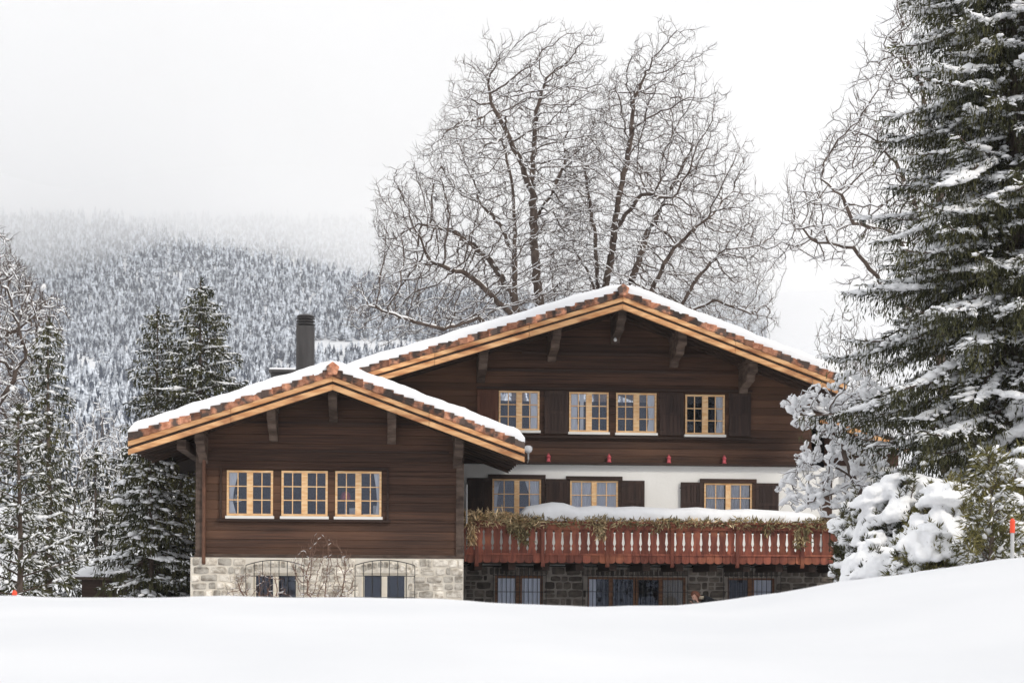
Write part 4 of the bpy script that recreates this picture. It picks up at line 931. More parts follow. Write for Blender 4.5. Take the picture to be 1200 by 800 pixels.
# ------------------------------------------------------------------ conifers
def conifer(name, label, base, height, rad, z_first, nbr, droop, lean=(0, 0), leaf=(.13, .035), dens=1.0, snow=1.0, mt='needle', group=None, profile=1.0, trunk_r=None, lump=1.0, rise=0.0, dy=0.0, hang=.5, cut=None):
    """trunk, whorled drooping limbs, side sprays of small needle faces, snow lying on the limbs"""
    base = np.array(base, float); root = thing(name, label, 'tree', tuple(base), group)
    tr = trunk_r or height * .014; m = MB()
    top = base + np.array([lean[0], lean[1], height])
    m.tube([tuple(base + (top - base) * t + np.array([math.sin(t * 5) * .03, 0, 0])) for t in np.linspace(0, 1, 12)], [tr * (1 - t) + .012 for t in np.linspace(0, 1, 12)], 8)
    m.build('trunk', M['bark'], root, smooth=True)
    LC, LD, LL, LW = [], [], [], []; SC, SD, SL, SW, SH = [], [], [], [], []; FC, FD = [], []; G = [[] for _ in range(6)]
    for b in range(nbr):
        t = (b + rng.uniform(0, 1)) / nbr; hz = z_first + (1 - z_first) * t ** .92
        if hz > .985: continue
        L_ = rad * ((1 - hz) / (1 - z_first)) ** profile * rng.uniform(.68, 1.12) + .12
        az = b * 2.399963 + rng.uniform(-.25, .25)
        o = base + (top - base) * hz; h = np.array([math.cos(az), math.sin(az), 0])
        n = max(5, int(L_ / .16)); s = np.linspace(0, 1, n + 1); dr = droop * rng.uniform(.6, 1.4) * (1.1 - .55 * hz); pit = rng.normal() * .10
        zc = L_ * ((rise + pit) * s + .10 * s - dr * s ** 1.5 + dr * .42 * s ** 4)
        P = o + h * (L_ * s * (1 - .05 * s))[:, None] + np.array([[0, 0, 1.]]) * zc[:, None]
        side = np.array([-h[1], h[0], 0]); P = P + side * (np.sin(s * 4 + b) * .04 * L_)[:, None]
        if cut is not None and not cut(P[-1]): continue
        dd = np.gradient(P, axis=0); dd /= np.linalg.norm(dd, axis=1, keepdims=True)
        rb = (.008 + .011 * L_) * (1 - s * .8)
        for q, x_ in zip(G, (P[:-1], P[1:], rb[:-1], rb[1:], dd[:-1], dd[1:])): q.append(x_)
        # side sprays
        step = .105 / dens; ns = max(4, int(L_ / step)); ts = np.clip((np.arange(ns) + rng.uniform(0, 1, ns)) / ns * .93 + .07, 0, 1)
        o2 = np.stack([np.interp(ts, s, P[:, k]) for k in range(3)], 1); sg = np.where(rng.uniform(size=ns) < .5, -1, 1)
        ls = (.10 + .36 * L_ ** .75 * (1 - ts) * np.minimum(1, ts * 3.2)) * rng.uniform(.6, 1.2, ns)
        f2 = h * .75 + side * (sg * rng.uniform(.55, 1.05, ns))[:, None] + np.array([[0, 0, -1.]]) * (rng.uniform(.05, .35, ns))[:, None]
        f2 /= np.linalg.norm(f2, axis=1, keepdims=True)
        k = np.maximum(2, (ls / .085 * dens).astype(int)); idx = np.repeat(np.arange(ns), k); u = np.concatenate([np.linspace(.05, 1, q) for q in k])
        sag = -(.22 * (u * ls[idx]) ** 1.4)[:, None] * np.array([[0, 0, 1.]])
        c = o2[idx] + f2[idx] * (u * ls[idx])[:, None] + sag
        # needles: three faces forward and one hanging per point
        for j in range(4):
            dj = f2[idx] + rng.normal(size=c.shape) * .38
            if j == 3: dj = f2[idx] * .35 + rng.normal(size=c.shape) * .22 + np.array([[0, 0, -hang * 1.6]])
            LC.append(c); LD.append(dj); LL.append(leaf[0] * rng.uniform(.7, 1.5, len(c)) * (1.35 if j == 3 else 1)); LW.append(leaf[1] * rng.uniform(.7, 1.3, len(c)))
        if hang > .2:                       # pendulous branchlets
            kk = np.where(rng.uniform(size=len(idx)) < .75)[0]; kk = np.repeat(kk, 2); fall = rng.uniform(.03, .34, len(kk)) * hang * (.4 + .6 * min(1, L_ / 2))
            cp_ = c[kk] - fall[:, None] * [[0, 0, 1.]] + rng.normal(size=(len(kk), 3)) * .025
            LC.append(cp_); LD.append(rng.normal(size=cp_.shape) * .28 + np.array([[0, 0, -1.]]) + f2[idx][kk] * .3); LL.append(leaf[0] * rng.uniform(.8, 1.5, len(kk))); LW.append(leaf[1] * rng.uniform(.7, 1.3, len(kk)))
        # snow on sprays and limb
        top_exposed = rng.uniform(size=len(idx)) < .15 * snow * min(1, .35 + hz + .4 * (np.mean(ts)))
        fd = np.where((rng.uniform(size=len(idx)) < .46 * min(snow, 1.7)) & (u > .15))[0]; fd = np.repeat(fd, 2)
        FC.append(c[fd] + rng.normal(size=(len(fd), 3)) * .02 + [[0, 0, .03]]); fdir = f2[idx][fd] + rng.normal(size=(len(fd), 3)) * .35; fdir[:, 2] -= .35; FD.append(fdir)
        e = top_exposed & (u > .12)
        if e.any():
            w_ = rng.uniform(.022, .058, e.sum()) * lump; SC.append(c[e] + [[0, 0, 1]] * (w_ * .5)[:, None]); SD.append(f2[idx][e]); SL.append(w_ * rng.uniform(1.4, 2.6, e.sum())); SW.append(w_); SH.append(w_ * .55)
        for rep in range(1 + (rng.uniform() < .6 * min(snow, 1.5))):     # connected loads of snow lying along the limb
            if rng.uniform() > .34 + .30 * snow: continue
            ta = rng.uniform(.12, .6); tb = min(1.0, ta + rng.uniform(.22, .6)); nl = max(3, int((tb - ta) * L_ / .085)); q = np.linspace(0, 1, nl); tt = ta + (tb - ta) * q
            oo = np.stack([np.interp(tt, s, P[:, k]) for k in range(3)], 1); env = np.sin(np.pi * np.clip(q, .04, .96)) ** .5 * rng.uniform(.75, 1.25, nl)
            w_ = rng.uniform(.045, .085) * lump * (.75 + .18 * L_) * env; off = rng.normal() * .16 * L_ * (1.1 - tt) + rng.normal(size=nl) * .022
            oo = oo + side * off[:, None] - [[0, 0, 1.]] * (np.abs(off) * .25)[:, None] + [[0, 0, 1.]] * (w_ * .3)[:, None]
            SC.append(oo); SD.append(np.stack([np.interp(tt, s, dd[:, q_]) for q_ in range(3)], 1)); SL.append(np.maximum(w_ * 1.25, .085)); SW.append(w_ * rng.uniform(.9, 1.3, nl)); SH.append(w_ * .55)
    # leader
    LCt = np.repeat(top[None] - [[0, 0, height * .05]], 60, 0) + rng.uniform(0, 1, (60, 1)) * [[0, 0, height * .055]]; LC.append(LCt); d = rng.normal(size=(60, 3)) * .6; d[:, 2] += .6; LD.append(d); LL.append(np.full(60, leaf[0])); LW.append(np.full(60, leaf[1]))
    g_ = [np.concatenate(q) for q in G]; V, f = segs(*g_, n=5); link_mesh('limbs', V, [f], [M['bark']], root, smooth=True)
    LC = np.concatenate(LC); V, f = quads(LC, np.concatenate(LD), np.concatenate(LL), np.concatenate(LW)); 
    link_mesh('needles', V, [f], [M[mt]], root, tint=rng.uniform(0, 1, len(f)))
    if SC:
        V, f = merge([blobs(np.concatenate(SC), np.concatenate(SD), np.concatenate(SL), np.concatenate(SW), np.concatenate(SH), 1, .075, .15), quads(np.concatenate(FC), np.concatenate(FD), leaf[0] * rng.uniform(.6, 1.25, sum(map(len, FC))), leaf[1] * 1.25)])
        tag(link_mesh('snow', V, f, [M['snow_clump']], root, smooth=True), kind='stuff')
    return root
def con(name, label, px, Y, py_top, rad, nbr, **kw):
    x = PX(px, Y); z0 = gz(x, Y) - .1; zt = W(px, py_top, Y)[1]; return conifer(name, label, (x, Y, z0), zt - z0, rad, kw.pop('z_first', .06), nbr, kw.pop('droop', .5), **kw)
# the big spruce at the right, much taller than the picture
xs_ = PX(1190, 33); z0 = gz(xs_, 33)
conifer('spruce_tree', 'huge dark spruce with drooping snowy limbs filling the right edge', (xs_, 33, z0 - .1), 20.5, 4.35, .10, 430, .52, leaf=(.115, .024), dens=1.28, snow=2.3, trunk_r=.30, lump=1.3, profile=.90, hang=1.3)
con('spruce_tree', 'dark narrow spruce with snow clumps, standing left of the front wing', 56, 47, 377, 1.12, 115, leaf=(.12, .035), droop=.5, lump=1.1, dens=1.0, snow=1.8, profile=.62, hang=.7, z_first=.02)
con('pine_tree', 'young green pine with a bare pinkish trunk at the lower left edge', 22, 36, 478, 1.3, 52, leaf=(.16, .03), droop=.16, rise=.25, lump=1.0, dens=1.05, snow=1.5, mt='needle', profile=.5, z_first=.04, hang=.15)
con('spruce_tree', 'dark spruce with a pointed top behind the wing roof, the taller of two', 234, 58, 328, 2.9, 160, leaf=(.14, .042), droop=.34, lump=1.1, dens=.85, snow=1.5, hang=.7, profile=.72, z_first=.25)
con('spruce_tree', 'dark spruce behind the wing roof, the shorter of two, on the left', 184, 60, 362, 2.1, 110, leaf=(.14, .042), droop=.34, lump=1.1, dens=.85, snow=1.5, hang=.7, profile=.66, z_first=.25)
con('spruce_tree', 'snow laden spruce under the left eave of the front wing', 176, 44, 500, 1.65, 90, leaf=(.13, .038), droop=.50, lump=1.4, dens=.95, snow=2.1, hang=.7, profile=.52, z_first=.06)
con('spruce_tree', 'low snowy spruce between the narrow spruce and the eave', 112, 50, 528, 1.1, 62, leaf=(.13, .038), droop=.50, lump=1.35, dens=.85, snow=1.9, hang=.7, profile=.55, z_first=.08)
con('spruce_tree', 'dark green spruce in shade close to the wing corner post', 212, 50, 520, 1.5, 70, leaf=(.14, .04), droop=.45, lump=1.0, dens=.8, snow=.7, mt='needle_olive', profile=.5, z_first=.05)

# ------------------------------------------------------------------ snowy deciduous tree between house and spruce
Yd = 37.5
polyE = [(958, 448), (985, 440), (1010, 430), (1040, 470), (1045, 560), (1000, 610), (950, 600), (925, 600), (918, 560), (930, 535), (948, 520), (928, 500), (915, 476), (925, 462), (940, 458)]
att = crown_points(polyE, Yd, 950, 1.3); x = PX(1022, Yd); b0 = (x, Yd, gz(x, Yd) - .2)
stE = [[b0, Pt(1018, 600, Yd), Pt(1000, 560, Yd), Pt(985, 520, Yd), Pt(975, 480, Yd)], [Pt(1016, 600, Yd), Pt(985, 572, Yd - .3), Pt(965, 582, Yd - .5), Pt(940, 598, Yd - .6)], [Pt(1000, 560, Yd), Pt(968, 540, Yd + .2), Pt(945, 538, Yd + .3)], [Pt(985, 520, Yd), Pt(955, 498, Yd), Pt(930, 476, Yd)]]
bare_tree('snowy_tree', 'small bare tree with every twig carrying snow lumps, at the right end of the balcony', 'tree', b0, stE, att, .14, .9, .20, 60, .008, .085, 2.3, tw=(1, .2, .006), snow=(.30, .030, 1), lumps=430, lump=(.03, .095), wob=.34)

# ------------------------------------------------------------------ snow laden pine bushes on the mound
TEX = bpy.data.textures.new('crumble', 'CLOUDS'); TEX.noise_scale = .11; TEX.noise_depth = 3
def pine_bush(label, px, Y, w_px, py_top, nshoot, mt='needle', big=1.0, h_min=.0, upright=.6, group='snow laden bushes on the mound', name='pine_bush', leafk=1.0, snowk=1.0):
    x = PX(px, Y); z0 = gz(x, Y) - .15; H_ = W(px, py_top, Y)[1] - z0; Rr = w_px / F * Y / 2; root = thing(name, label, 'bush', (x, Y, z0), group); nshoot = int(nshoot * 2.5)
    th = rng.uniform(0, 2 * np.pi, nshoot); el = np.arcsin(rng.uniform(.0, 1, nshoot) ** .8); q = rng.uniform(.72, 1.0, nshoot)
    lob = 1 + .16 * np.sin(th * 3 + px) + .10 * np.sin(th * 5 + el * 4)
    dirs = np.stack([np.cos(th) * np.cos(el), np.sin(th) * np.cos(el), np.sin(el)], 1)
    tip = np.array([x, Y, z0]) + dirs * np.array([Rr, Rr * .85, H_]) * (q * lob)[:, None]
    d = dirs * .7 + rng.normal(size=dirs.shape) * .25; d[:, 2] += upright; d /= np.linalg.norm(d, axis=1, keepdims=True)
    ln = rng.uniform(.22, .42, nshoot) * big; a = tip - d * ln[:, None]
    lm = np.array([x, Y, z0]); st0 = np.repeat(lm[None], nshoot, 0) + rng.normal(size=(nshoot, 3)) * [[.15, .15, .02]]
    V1 = segs(st0, a, np.full(nshoot, .022), np.full(nshoot, .011), a - st0, d, 5); V2 = segs(a, tip, np.full(nshoot, .011), np.full(nshoot, .004), d, d, 5)
    V, f = merge([V1, V2]); link_mesh('stems', V, f, [M['bark']], root, smooth=True)
    nn = 42; idx = np.repeat(np.arange(nshoot), nn); u = rng.uniform(0, 1, len(idx)); c = a[idx] + d[idx] * (u * ln[idx])[:, None]
    nd = d[idx] * .75 + rng.normal(size=c.shape) * .55; V, f = quads(c, nd, .125 * rng.uniform(.6, 1.25, len(c)) * leafk, .022 * leafk)
    link_mesh('needles', V, [f], [M[mt]], root, tint=rng.uniform(0, 1, len(f)))
    k = (el > .12) & (rng.uniform(size=nshoot) < .55 * snowk); s_ = rng.uniform(.045, .13, k.sum()) * big
    P1 = blobs(tip[k] - d[k] * (ln[k] * .45)[:, None] + [[0, 0, .05]], rng.normal(size=(k.sum(), 3)) * [[1, 1, .2]], s_ * 1.4, s_ * 1.0, s_ * .62, 2, .05, .16)
    nb_ = int(36 * big * snowk); t2 = rng.uniform(0, 2 * np.pi, nb_); e2 = np.arcsin(rng.uniform(.42, 1, nb_)); s2 = rng.uniform(.07, .20, nb_) * big
    C = np.array([x, Y, z0]) + np.stack([np.cos(t2) * np.cos(e2) * Rr, np.sin(t2) * np.cos(e2) * Rr * .85, np.sin(e2) * H_], 1) * rng.uniform(.84, 1.0, (nb_, 1))
    tang = np.stack([np.cos(t2) * np.sin(e2), np.sin(t2) * np.sin(e2), -np.cos(e2)], 1) + rng.normal(size=(nb_, 3)) * .3
    P2 = blobs(C, tang, s2 * 1.5, s2, s2 * .62, 3, .012, .14)
    nb3 = int(4 * big * snowk); t3 = rng.uniform(0, 2 * np.pi, nb3); r3 = rng.uniform(0, .6, nb3); s3 = rng.uniform(.2, .36, nb3) * big * min(1, Rr)
    P3 = blobs(np.array([x, Y, z0]) + np.stack([np.cos(t3) * r3 * Rr, np.sin(t3) * r3 * Rr, H_ * np.sqrt(1 - r3 ** 2) * .93], 1), np.stack([np.ones(nb3), rng.normal(size=nb3) * .5, -np.cos(t3) * r3 * .8], 1), s3 * 1.7, s3 * 1.2, s3 * .42, 3, .008, .12)
    V, f = merge([P1, P2, P3]); o = tag(link_mesh('snow', V, f, [M['snow_clump']], root, smooth=True), kind='stuff')
    rm = o.modifiers.new('fuse', 'REMESH'); rm.mode = 'VOXEL'; rm.voxel_size = .030; rm.use_smooth_shade = True
    sm = o.modifiers.new('sag', 'SMOOTH'); sm.iterations = 3; sm.factor = .5
    dp_ = o.modifiers.new('crumble', 'DISPLACE'); dp_.texture = TEX; dp_.strength = .075; dp_.mid_level = .5; dp_.texture_coords = 'LOCAL'
    return root
pine_bush('low snow buried bush at the foot of the mound, right end of the balcony', 1008, 32, 84, 590, 150)
pine_bush('broad bush under one thick rounded slab of snow, below the spruce', 1062, 31, 150, 556, 250, big=1.15)
pine_bush('rounded snowy bush directly left of the small olive pine', 1112, 29, 110, 562, 180, big=1.1, mt='needle_olive')
pine_bush('low bush with olive shoots poking from snow, in front of the broad bush', 1085, 27.5, 90, 618, 110, mt='needle_olive', big=.9)
pine_bush('snowy bush at the right edge behind the red topped stake', 1195, 28.5, 110, 540, 190, big=1.1, mt='needle_olive')
pine_bush('small heap of bush almost covered by snow, lowest at the mound edge', 1026, 28.5, 76, 640, 60, big=.9, snowk=1.3)
pine_bush('tall snow laden bush overhanging from the right edge', 1205, 31.5, 90, 460, 210, big=1.1, snowk=1.1)
def olive_pine():
    x = PX(1160, 26.5); z0 = gz(x, 26.5) - .1; zt = W(1160, 528, 26.5)[1]
    return conifer('pine_tree', 'small upright olive green pine in front of the snowy bushes', (x, 26.5, z0), zt - z0, .36, .05, 60, .02, leaf=(.115, .022), dens=1.7, snow=.55, mt='needle_olive', profile=.5, lump=.85, rise=.55, hang=-.3)
olive_pine()

# ------------------------------------------------------------------ faint snowy shrubs in the middle distance
for k, (px, Y, top, lab) in enumerate(((85, 120, 480, 'faint frosted shrub on the slope, behind the top of the narrow spruce'), (118, 135, 468, 'faint frosted shrub on the slope, left of the forest edge gap'), (140, 110, 500, 'faint frosted shrub on the slope, beside the eave spruce'), (985, 100, 350, 'grey frosted tree far behind the right end of the roof, taller'), (1018, 110, 385, 'grey frosted tree far behind the right end of the roof, lower'))):
    x = PX(px, Y); zb0 = gz(x, Y); zt = W(px, top, Y)[1]; hw_ = (26 if px < 500 else 42) / F * Y; n = 900
    a = rng.normal(size=(n, 3)); a /= np.linalg.norm(a, axis=1, keepdims=True); a *= rng.uniform(.3, 1, (n, 1)) ** .5
    att = np.array([x, Y, (zb0 + zt) / 2 + .2]) + a * [hw_, hw_, (zt - zb0) / 2]
    bare_tree('frosted_tree', lab, 'tree', (x, Y, zb0), [[(x, Y, zb0 - .2), (x, Y, zb0 + (zt - zb0) * .25)]], att, .4, 3.0, .5, 40, .022, .12, 2.4, tw=(2, .8, .016), snow=(.3, .05, 1), mt='bark_grey', group='frosted trees on the slopes', wob=.3)

# ------------------------------------------------------------------ shrubs against the stone base
def shrub(label, px, Y, pts_poly, n):
    x = PX(px, Y); z0 = gz(x, Y) - .1; att = crown_points(pts_poly, Y, n, .45); z1 = W(px, 700, Y)[1]
    return bare_tree('bare_shrub', label, 'shrub', (x, Y, z0), [[(x, Y, z0), (x - .02, Y, z1 - .3), (x, Y, z1)], [(x, Y, z1 - .3), (x + .35, Y, z1 + .05)], [(x, Y, z1 - .3), (x - .4, Y, z1 + .1)]], att, .08, .9, .11, 60, .0048, .03, 2.3, mt='berry_twig', snow=(.75, .008, .4), tw=(1, .14, .0038), wob=.16, trop=(0, 0, .05), group='bare shrubs by the stone base')
shrub('leafless twiggy shrub against the stone base, between the two arched windows', 381, 39.2, [(350, 700), (338, 660), (352, 640), (372, 622), (392, 634), (412, 648), (420, 690), (410, 705)], 800)
shrub('thin bare twigs at the left end of the stone base, under the first arched window', 305, 39.4, [(262, 702), (270, 676), (300, 668), (330, 672), (345, 702)], 260)

# ------------------------------------------------------------------ garland on the balcony rail
def garland():
    root = thing('fir_garland', 'dried straw and green fir garland draped over the balcony rail', 'garland', (PX(700, YB - .1), YB - .1, zB1))
    def clump(px, n, dx, up, dn, mt_, ln=.17, hangk=0):
        x = PX(px, YB); c = np.stack([x + rng.normal(size=n) * dx, YB - .02 + rng.normal(size=n) * .09, zB1 + .03 + rng.uniform(-dn, up, n)], 1)
        d = rng.normal(size=(n, 3)) * [[1, .6, .8]]; d[:, 1] -= .5; d[:, 2] -= hangk; return c, d, rng.uniform(.5, 1.3, n) * ln
    gold, green = [], []
    for p in np.arange(528, 606, 2.2): gold.append(clump(p, 34, .06, .20 if p < 596 else .1, .07, 0)); green.append(clump(p, 12, .06, .12, .10, 0))
    for p in (533, 548, 552): gold.append(clump(p, 60, .07, .1, .16, 0, hangk=.6))
    for q in range(8): 
        c, d, l_ = clump(552.5, 34, .05, .0, .08, 0, hangk=1.6); c[:, 2] -= .07 * q; gold.append((c, d, l_ * .9))
    for p in np.arange(600, 636, 2.0):
        green.append(clump(p, 30, .06, .10, .14, 0)); gold.append(clump(p, 10, .06, .04, .14, 0))
    for p0, ln_ in ((606, 6), (614, 8), (598, 4), (700, 5), (706, 6), (770, 3), (898, 4), (935, 9), (942, 7)):
        for q in range(ln_): c, d, l_ = clump(p0, 26, .06, .0, .08, 0, hangk=1.2); c[:, 2] -= .065 * q; (green if p0 > 850 or p0 < 615 else gold if q % 2 else green).append((c, d, l_ * .85))
    for p in np.arange(634, 985, 2.0):
        w_ = .5 + .5 * math.sin(p * .11) * math.sin(p * .037 + 1); n = int(9 + 16 * w_); green.append(clump(p, n, .05, .02 + .09 * w_, .09 + .05 * w_, 0, .14))
        if 690 < p < 860 and rng.uniform() < .5: gold.append(clump(p, 8, .05, .05, .08, 0, .12))
    for nm, gl, mt_ in (('straw_sprigs', gold, 'garland_gold'), ('green_sprigs', green, 'garland')):
        c = np.concatenate([g_[0] for g_ in gl]); d = np.concatenate([g_[1] for g_ in gl]); l_ = np.concatenate([g_[2] for g_ in gl])
        V, f = quads(c, d, l_, .034); link_mesh(nm, V, [f], [M[mt_]], root, tint=rng.uniform(0, 1, len(f)))
garland()

# ------------------------------------------------------------------ stakes, shed and low wall
def stake(px, Y, pt, pm, label):
    x, zt = W(px, pt, Y); zm = W(px, pm, Y)[1]; z0 = gz(x, Y) - .3; r_ = thing('marker_stake', label, 'stake', (x, Y, z0)); r = .0
    rr = 3.0 / F * Y; m = MB(); m.lathe([(rr * .75, 0), (rr * .75, zm - z0)], (x, Y, z0), 14); m.build('pole', M['metal_grey'], r_, smooth=False)
    m = MB(); m.lathe([(rr, zm - z0), (rr, zt - z0 - rr), (rr * .7, zt - z0 - rr * .3), (rr * .2, zt - z0)], (x, Y, z0), 14); m.build('red_cap', M['orange'], r_, smooth=False); return r_
stake(1186.5, 25.2, 607, 624, 'thin pale snow stake with a red top beside the olive pine')
stake(17, 20, 691, 697, 'orange tipped snow stake barely rising from the snow at the lower left')
def shed():
    Y = 46; a, b_ = PX(88, Y), PX(172, Y); x0, z0 = a, gz(a, Y) - .3; r_ = thing('low_shed', 'low dark shed buried under a thick smooth snow cap, left of the chalet', 'shed', ((a + b_) / 2, Y, z0))
    zt = W(130, 679, Y)[1]; m = MB(); m.box(a + .15, b_ - .1, Y + .1, Y + 1.5, z0, zt); m.build('wall', M['timber_low'], r_)
    m = MB(); m.box(a, b_, Y, Y + 1.6, zt + .002, zt + .07); m.build('roof', M['beam'], r_)
    n = 26; V = []; ys_ = [Y - .04, Y - .06, Y + .05, Y + .5, Y + 1.2, Y + 1.62, Y + 1.62]; hs_ = [0, .5, .82, 1, 1, .8, 0]
    for yy, hh in zip(ys_, hs_):
        for i in range(n + 1): u = i / n; V.append((a - .05 + (b_ - a + .1) * u, yy, zt + .075 + .34 * hh * (math.sin(min(u * 6, math.pi / 2)) * math.sin(min((1 - u) * 6, math.pi / 2))) ** .5 * (1 + .08 * math.sin(u * 7))))
    i = (np.arange(len(ys_) - 1)[:, None] * (n + 1) + np.arange(n)[None]).ravel(); link_mesh('snow_cover', V, [np.stack([i, i + 1, i + n + 2, i + n + 1], 1)], [M['snow']], r_, smooth=True)
shed()
def garden_wall():
    Y = 45; a, b_ = PX(160, Y), PX(228, Y); z0 = -1.6; zt = W(195, 679, Y)[1]; z2 = W(195, 653, Y + 1)[1]
    r_ = thing('garden_wall', 'dark boarded garden wall with a thin line of snow, joining the wing corner', 'wall', ((a + b_) / 2, Y, z0)); m = MB()
    n = 9
    for k in range(n): m.box(a + (b_ - a) * k / n + .006, a + (b_ - a) * (k + 1) / n - .006, Y, Y + .08, z0, zt, random.random())
    m.build('lower_boards', M['metal_dark'], r_); m = MB(); m.box(a - .5, b_ + .3, Y + .9, Y + 1.0, z0, z2, .3); m.build('upper_boards', M['timber_low'], r_)
    m = MB(); m.box(a - .5, b_ + .3, Y + .85, Y + 1.05, z2 + .002, z2 + .05); m.box(a, b_, Y - .03, Y + .2, zt + .002, zt + .07); m.build('snow_line', M['snow'], r_, bevel=.02)
    m = MB(); x = PX(174, Y - .3); m.lathe([(.02, 0), (.02, W(174, 680, Y)[1] - z0)], (x, Y - .3, z0), 8); m.build('post', M['metal_grey'], r_)
garden_wall()

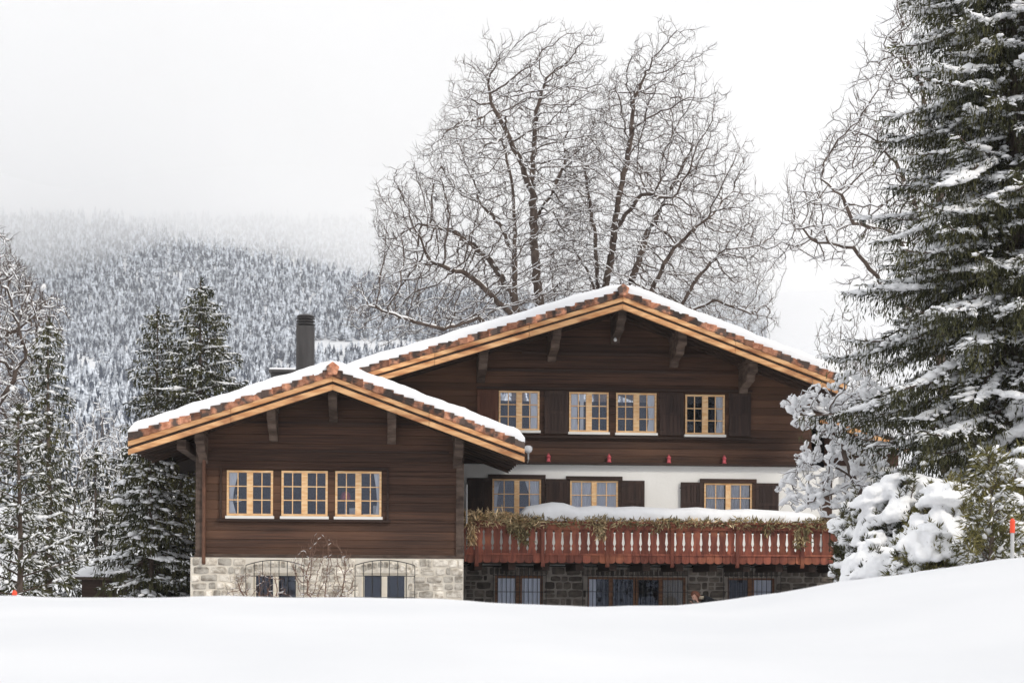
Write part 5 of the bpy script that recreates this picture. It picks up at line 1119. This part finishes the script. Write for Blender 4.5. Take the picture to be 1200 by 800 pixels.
# ------------------------------------------------------------------ the person crouching by the stone base
def skin_mesh(name, pts, edges, rad, mt_, parent=None, sub=2):
    me = bpy.data.meshes.new(name); me.from_pydata([tuple(p) for p in pts], edges, []); o = bpy.data.objects.new(name, me); COL.objects.link(o)
    mod = o.modifiers.new('skin', 'SKIN'); 
    for v, r_ in zip(me.skin_vertices[0].data, rad): v.radius = (r_, r_) if not hasattr(r_, '__len__') else r_
    me.skin_vertices[0].data[0].use_root = True; mod.use_smooth_shade = True
    sb = o.modifiers.new('sub', 'SUBSURF'); sb.levels = sub; sb.render_levels = sub; me.materials.append(mt_)
    if parent is not None: o.parent = parent; o.matrix_parent_inverse = Matrix.Translation(-parent.location)
    return o
def person():
    Yp = 42.0; hx, hz_ = W(816, 698, Yp); gx_, g0 = PX(826, Yp), None; g0 = hz_ - .78; O = Vector((hx, Yp, hz_))
    r_ = thing('person', 'person with brown hair and black jacket bending low in front of the stone wall', 'person', (gx_, Yp, g0))
    q = lambda x, y, z: (hx + x, Yp + y, hz_ + z)
    # pelvis, spine, neck; arms to the hands near the face; bent legs down to the ground
    P = [q(.50, .05, -.34), q(.40, .04, -.18), (hx + .27, Yp + .03, hz_ - .06), q(.17, .02, -.02), q(.10, .0, .0),
         q(.24, -.17, -.07), q(.16, -.22, -.30), q(.03, -.14, -.16),
         q(.24, .21, -.07), q(.14, .26, -.30), q(-.02, .16, -.24),
         q(.46, -.08, -.38), q(.10, -.14, -.42), q(.40, -.12, -.72), q(.28, -.12, -.76),
         q(.46, .16, -.38), q(.12, .22, -.44), q(.42, .20, -.72), q(.30, .20, -.76)]
    E = [(0, 1), (1, 2), (2, 3), (3, 4), (2, 5), (5, 6), (6, 7), (2, 8), (8, 9), (9, 10), (0, 11), (11, 12), (12, 13), (13, 14), (0, 15), (15, 16), (16, 17), (17, 18)]
    rad = [.15, .15, .14, .065, .055, .065, .05, .036, .065, .05, .036, .10, .075, .055, .04, .10, .075, .055, .04]
    skin_mesh('body', P, E, rad, M['jacket'], r_)
    # head: turned down and to the left, a face with brow, nose, chin and ear
    import bmesh
    bm = bmesh.new(); bmesh.ops.create_icosphere(bm, subdivisions=4, radius=1)
    for v in bm.verts:
        x, y, z = v.co; s_ = 1.0
        X_, Y_2, Z_ = x * .095, y * .075, z * .118
        if x < 0: X_ *= 1 - .10 * max(0, -z); Y_2 *= 1 - .28 * max(0, -z)            # jaw narrows
        X_ -= .030 * math.exp(-((y / .16) ** 2 + ((z + .12) / .22) ** 2)) * (x < 0)    # nose
        X_ += .012 * math.exp(-(((abs(y) - .36) / .15) ** 2 + ((z - .08) / .12) ** 2)) * (x < 0)   # eye sockets
        X_ -= .008 * math.exp(-((y / .3) ** 2 + ((z + .48) / .07) ** 2)) * (x < 0)     # lips
        v.co = (X_, Y_2, Z_)
    me = bpy.data.meshes.new('head'); bm.to_mesh(me); bm.free(); me.materials.append(M['skin']); me.polygons.foreach_set('use_smooth', [True] * len(me.polygons))
    hd = bpy.data.objects.new('head', me); COL.objects.link(hd); hd.parent = r_; hd.location = Vector((hx - .02, Yp - .02, hz_ + .0)) - r_.location; hd.rotation_euler = (R(-14), R(-38), R(24))
    def on_head(name, c, s_, mt_):
        bm = bmesh.new(); bmesh.ops.create_icosphere(bm, subdivisions=2, radius=1)
        for v in bm.verts: v.co = (c[0] + v.co.x * s_[0], c[1] + v.co.y * s_[1], c[2] + v.co.z * s_[2])
        me = bpy.data.meshes.new(name); bm.to_mesh(me); bm.free(); me.materials.append(mt_); me.polygons.foreach_set('use_smooth', [True] * len(me.polygons)); o = bpy.data.objects.new(name, me); COL.objects.link(o); o.parent = hd; return o
    for sgn in (-1, 1): on_head('eye', (-.078, sgn * .028, .010), (.012, .013, .007), M['jacket']); on_head('ear', (.005, sgn * .074, -.005), (.018, .010, .030), M['skin'])
    on_head('mouth', (-.088, 0, -.057), (.010, .022, .005), M['hair'])
    bm = bmesh.new(); bmesh.ops.create_icosphere(bm, subdivisions=4, radius=1)
    kill = []
    for v in bm.verts:
        x, y, z = v.co; k = 1.12 + .05 * math.sin(y * 22 + z * 5)
        if x < -.35 and z < .45: kill.append(v)
        v.co = (x * .095 * k + .006, y * .078 * k, z * .118 * k + .004 - (.05 if (x > .2 and z < -.2) else 0))
    bmesh.ops.delete(bm, geom=kill, context='VERTS'); me = bpy.data.meshes.new('hair'); bm.to_mesh(me); bm.free(); me.materials.append(M['hair']); me.polygons.foreach_set('use_smooth', [True] * len(me.polygons))
    ho = bpy.data.objects.new('hair', me); COL.objects.link(ho); ho.parent = hd; sm = ho.modifiers.new('s', 'SOLIDIFY'); sm.thickness = .012
    # hands: palm with four unequal curled fingers and a thumb
    for sgn, wr in ((-1, q(.03, -.14, -.16)), (1, q(-.02, .16, -.24))):
        wv = Vector(wr); d = Vector((-.55, .1 * -sgn, .8)).normalized(); s2 = Vector((.2, 1, 0)).normalized() * sgn; P = [wv, wv + d * .045, wv + d * .085]; E = [(0, 1), (1, 2)]; rad = [(.026, .020), (.036, .018), (.034, .016)]
        for fi, (off, ln_) in enumerate(((-.030, .066), (-.010, .078), (.011, .072), (.031, .055))):
            b_ = len(P); a = wv + d * .088 + s2 * off; bend = Vector((-.75, 0, -.25)); P += [a, a + d * ln_ * .45, a + d * ln_ * .72 + bend * ln_ * .25, a + d * ln_ * .8 + bend * ln_ * .55]; E += [(2, b_), (b_, b_ + 1), (b_ + 1, b_ + 2), (b_ + 2, b_ + 3)]; rad += [.010, .0095, .0088, .0075]
        b_ = len(P); a = wv + d * .03 - s2 * .036; P += [a, a + d * .03 - s2 * .022, a + d * .058 - s2 * .030]; E += [(1, b_), (b_, b_ + 1), (b_ + 1, b_ + 2)]; rad += [.013, .011, .009]
        skin_mesh('hand', P, E, rad, M['skin'], r_, 1)
    m = MB(); c_ = q(.115, -.03, -.045); m.lathe([(.075, -.03), (.085, 0), (.078, .035), (.06, .05)], c_, 14); m.build('scarf', M['curtain_tan'], r_, smooth=True)
person()
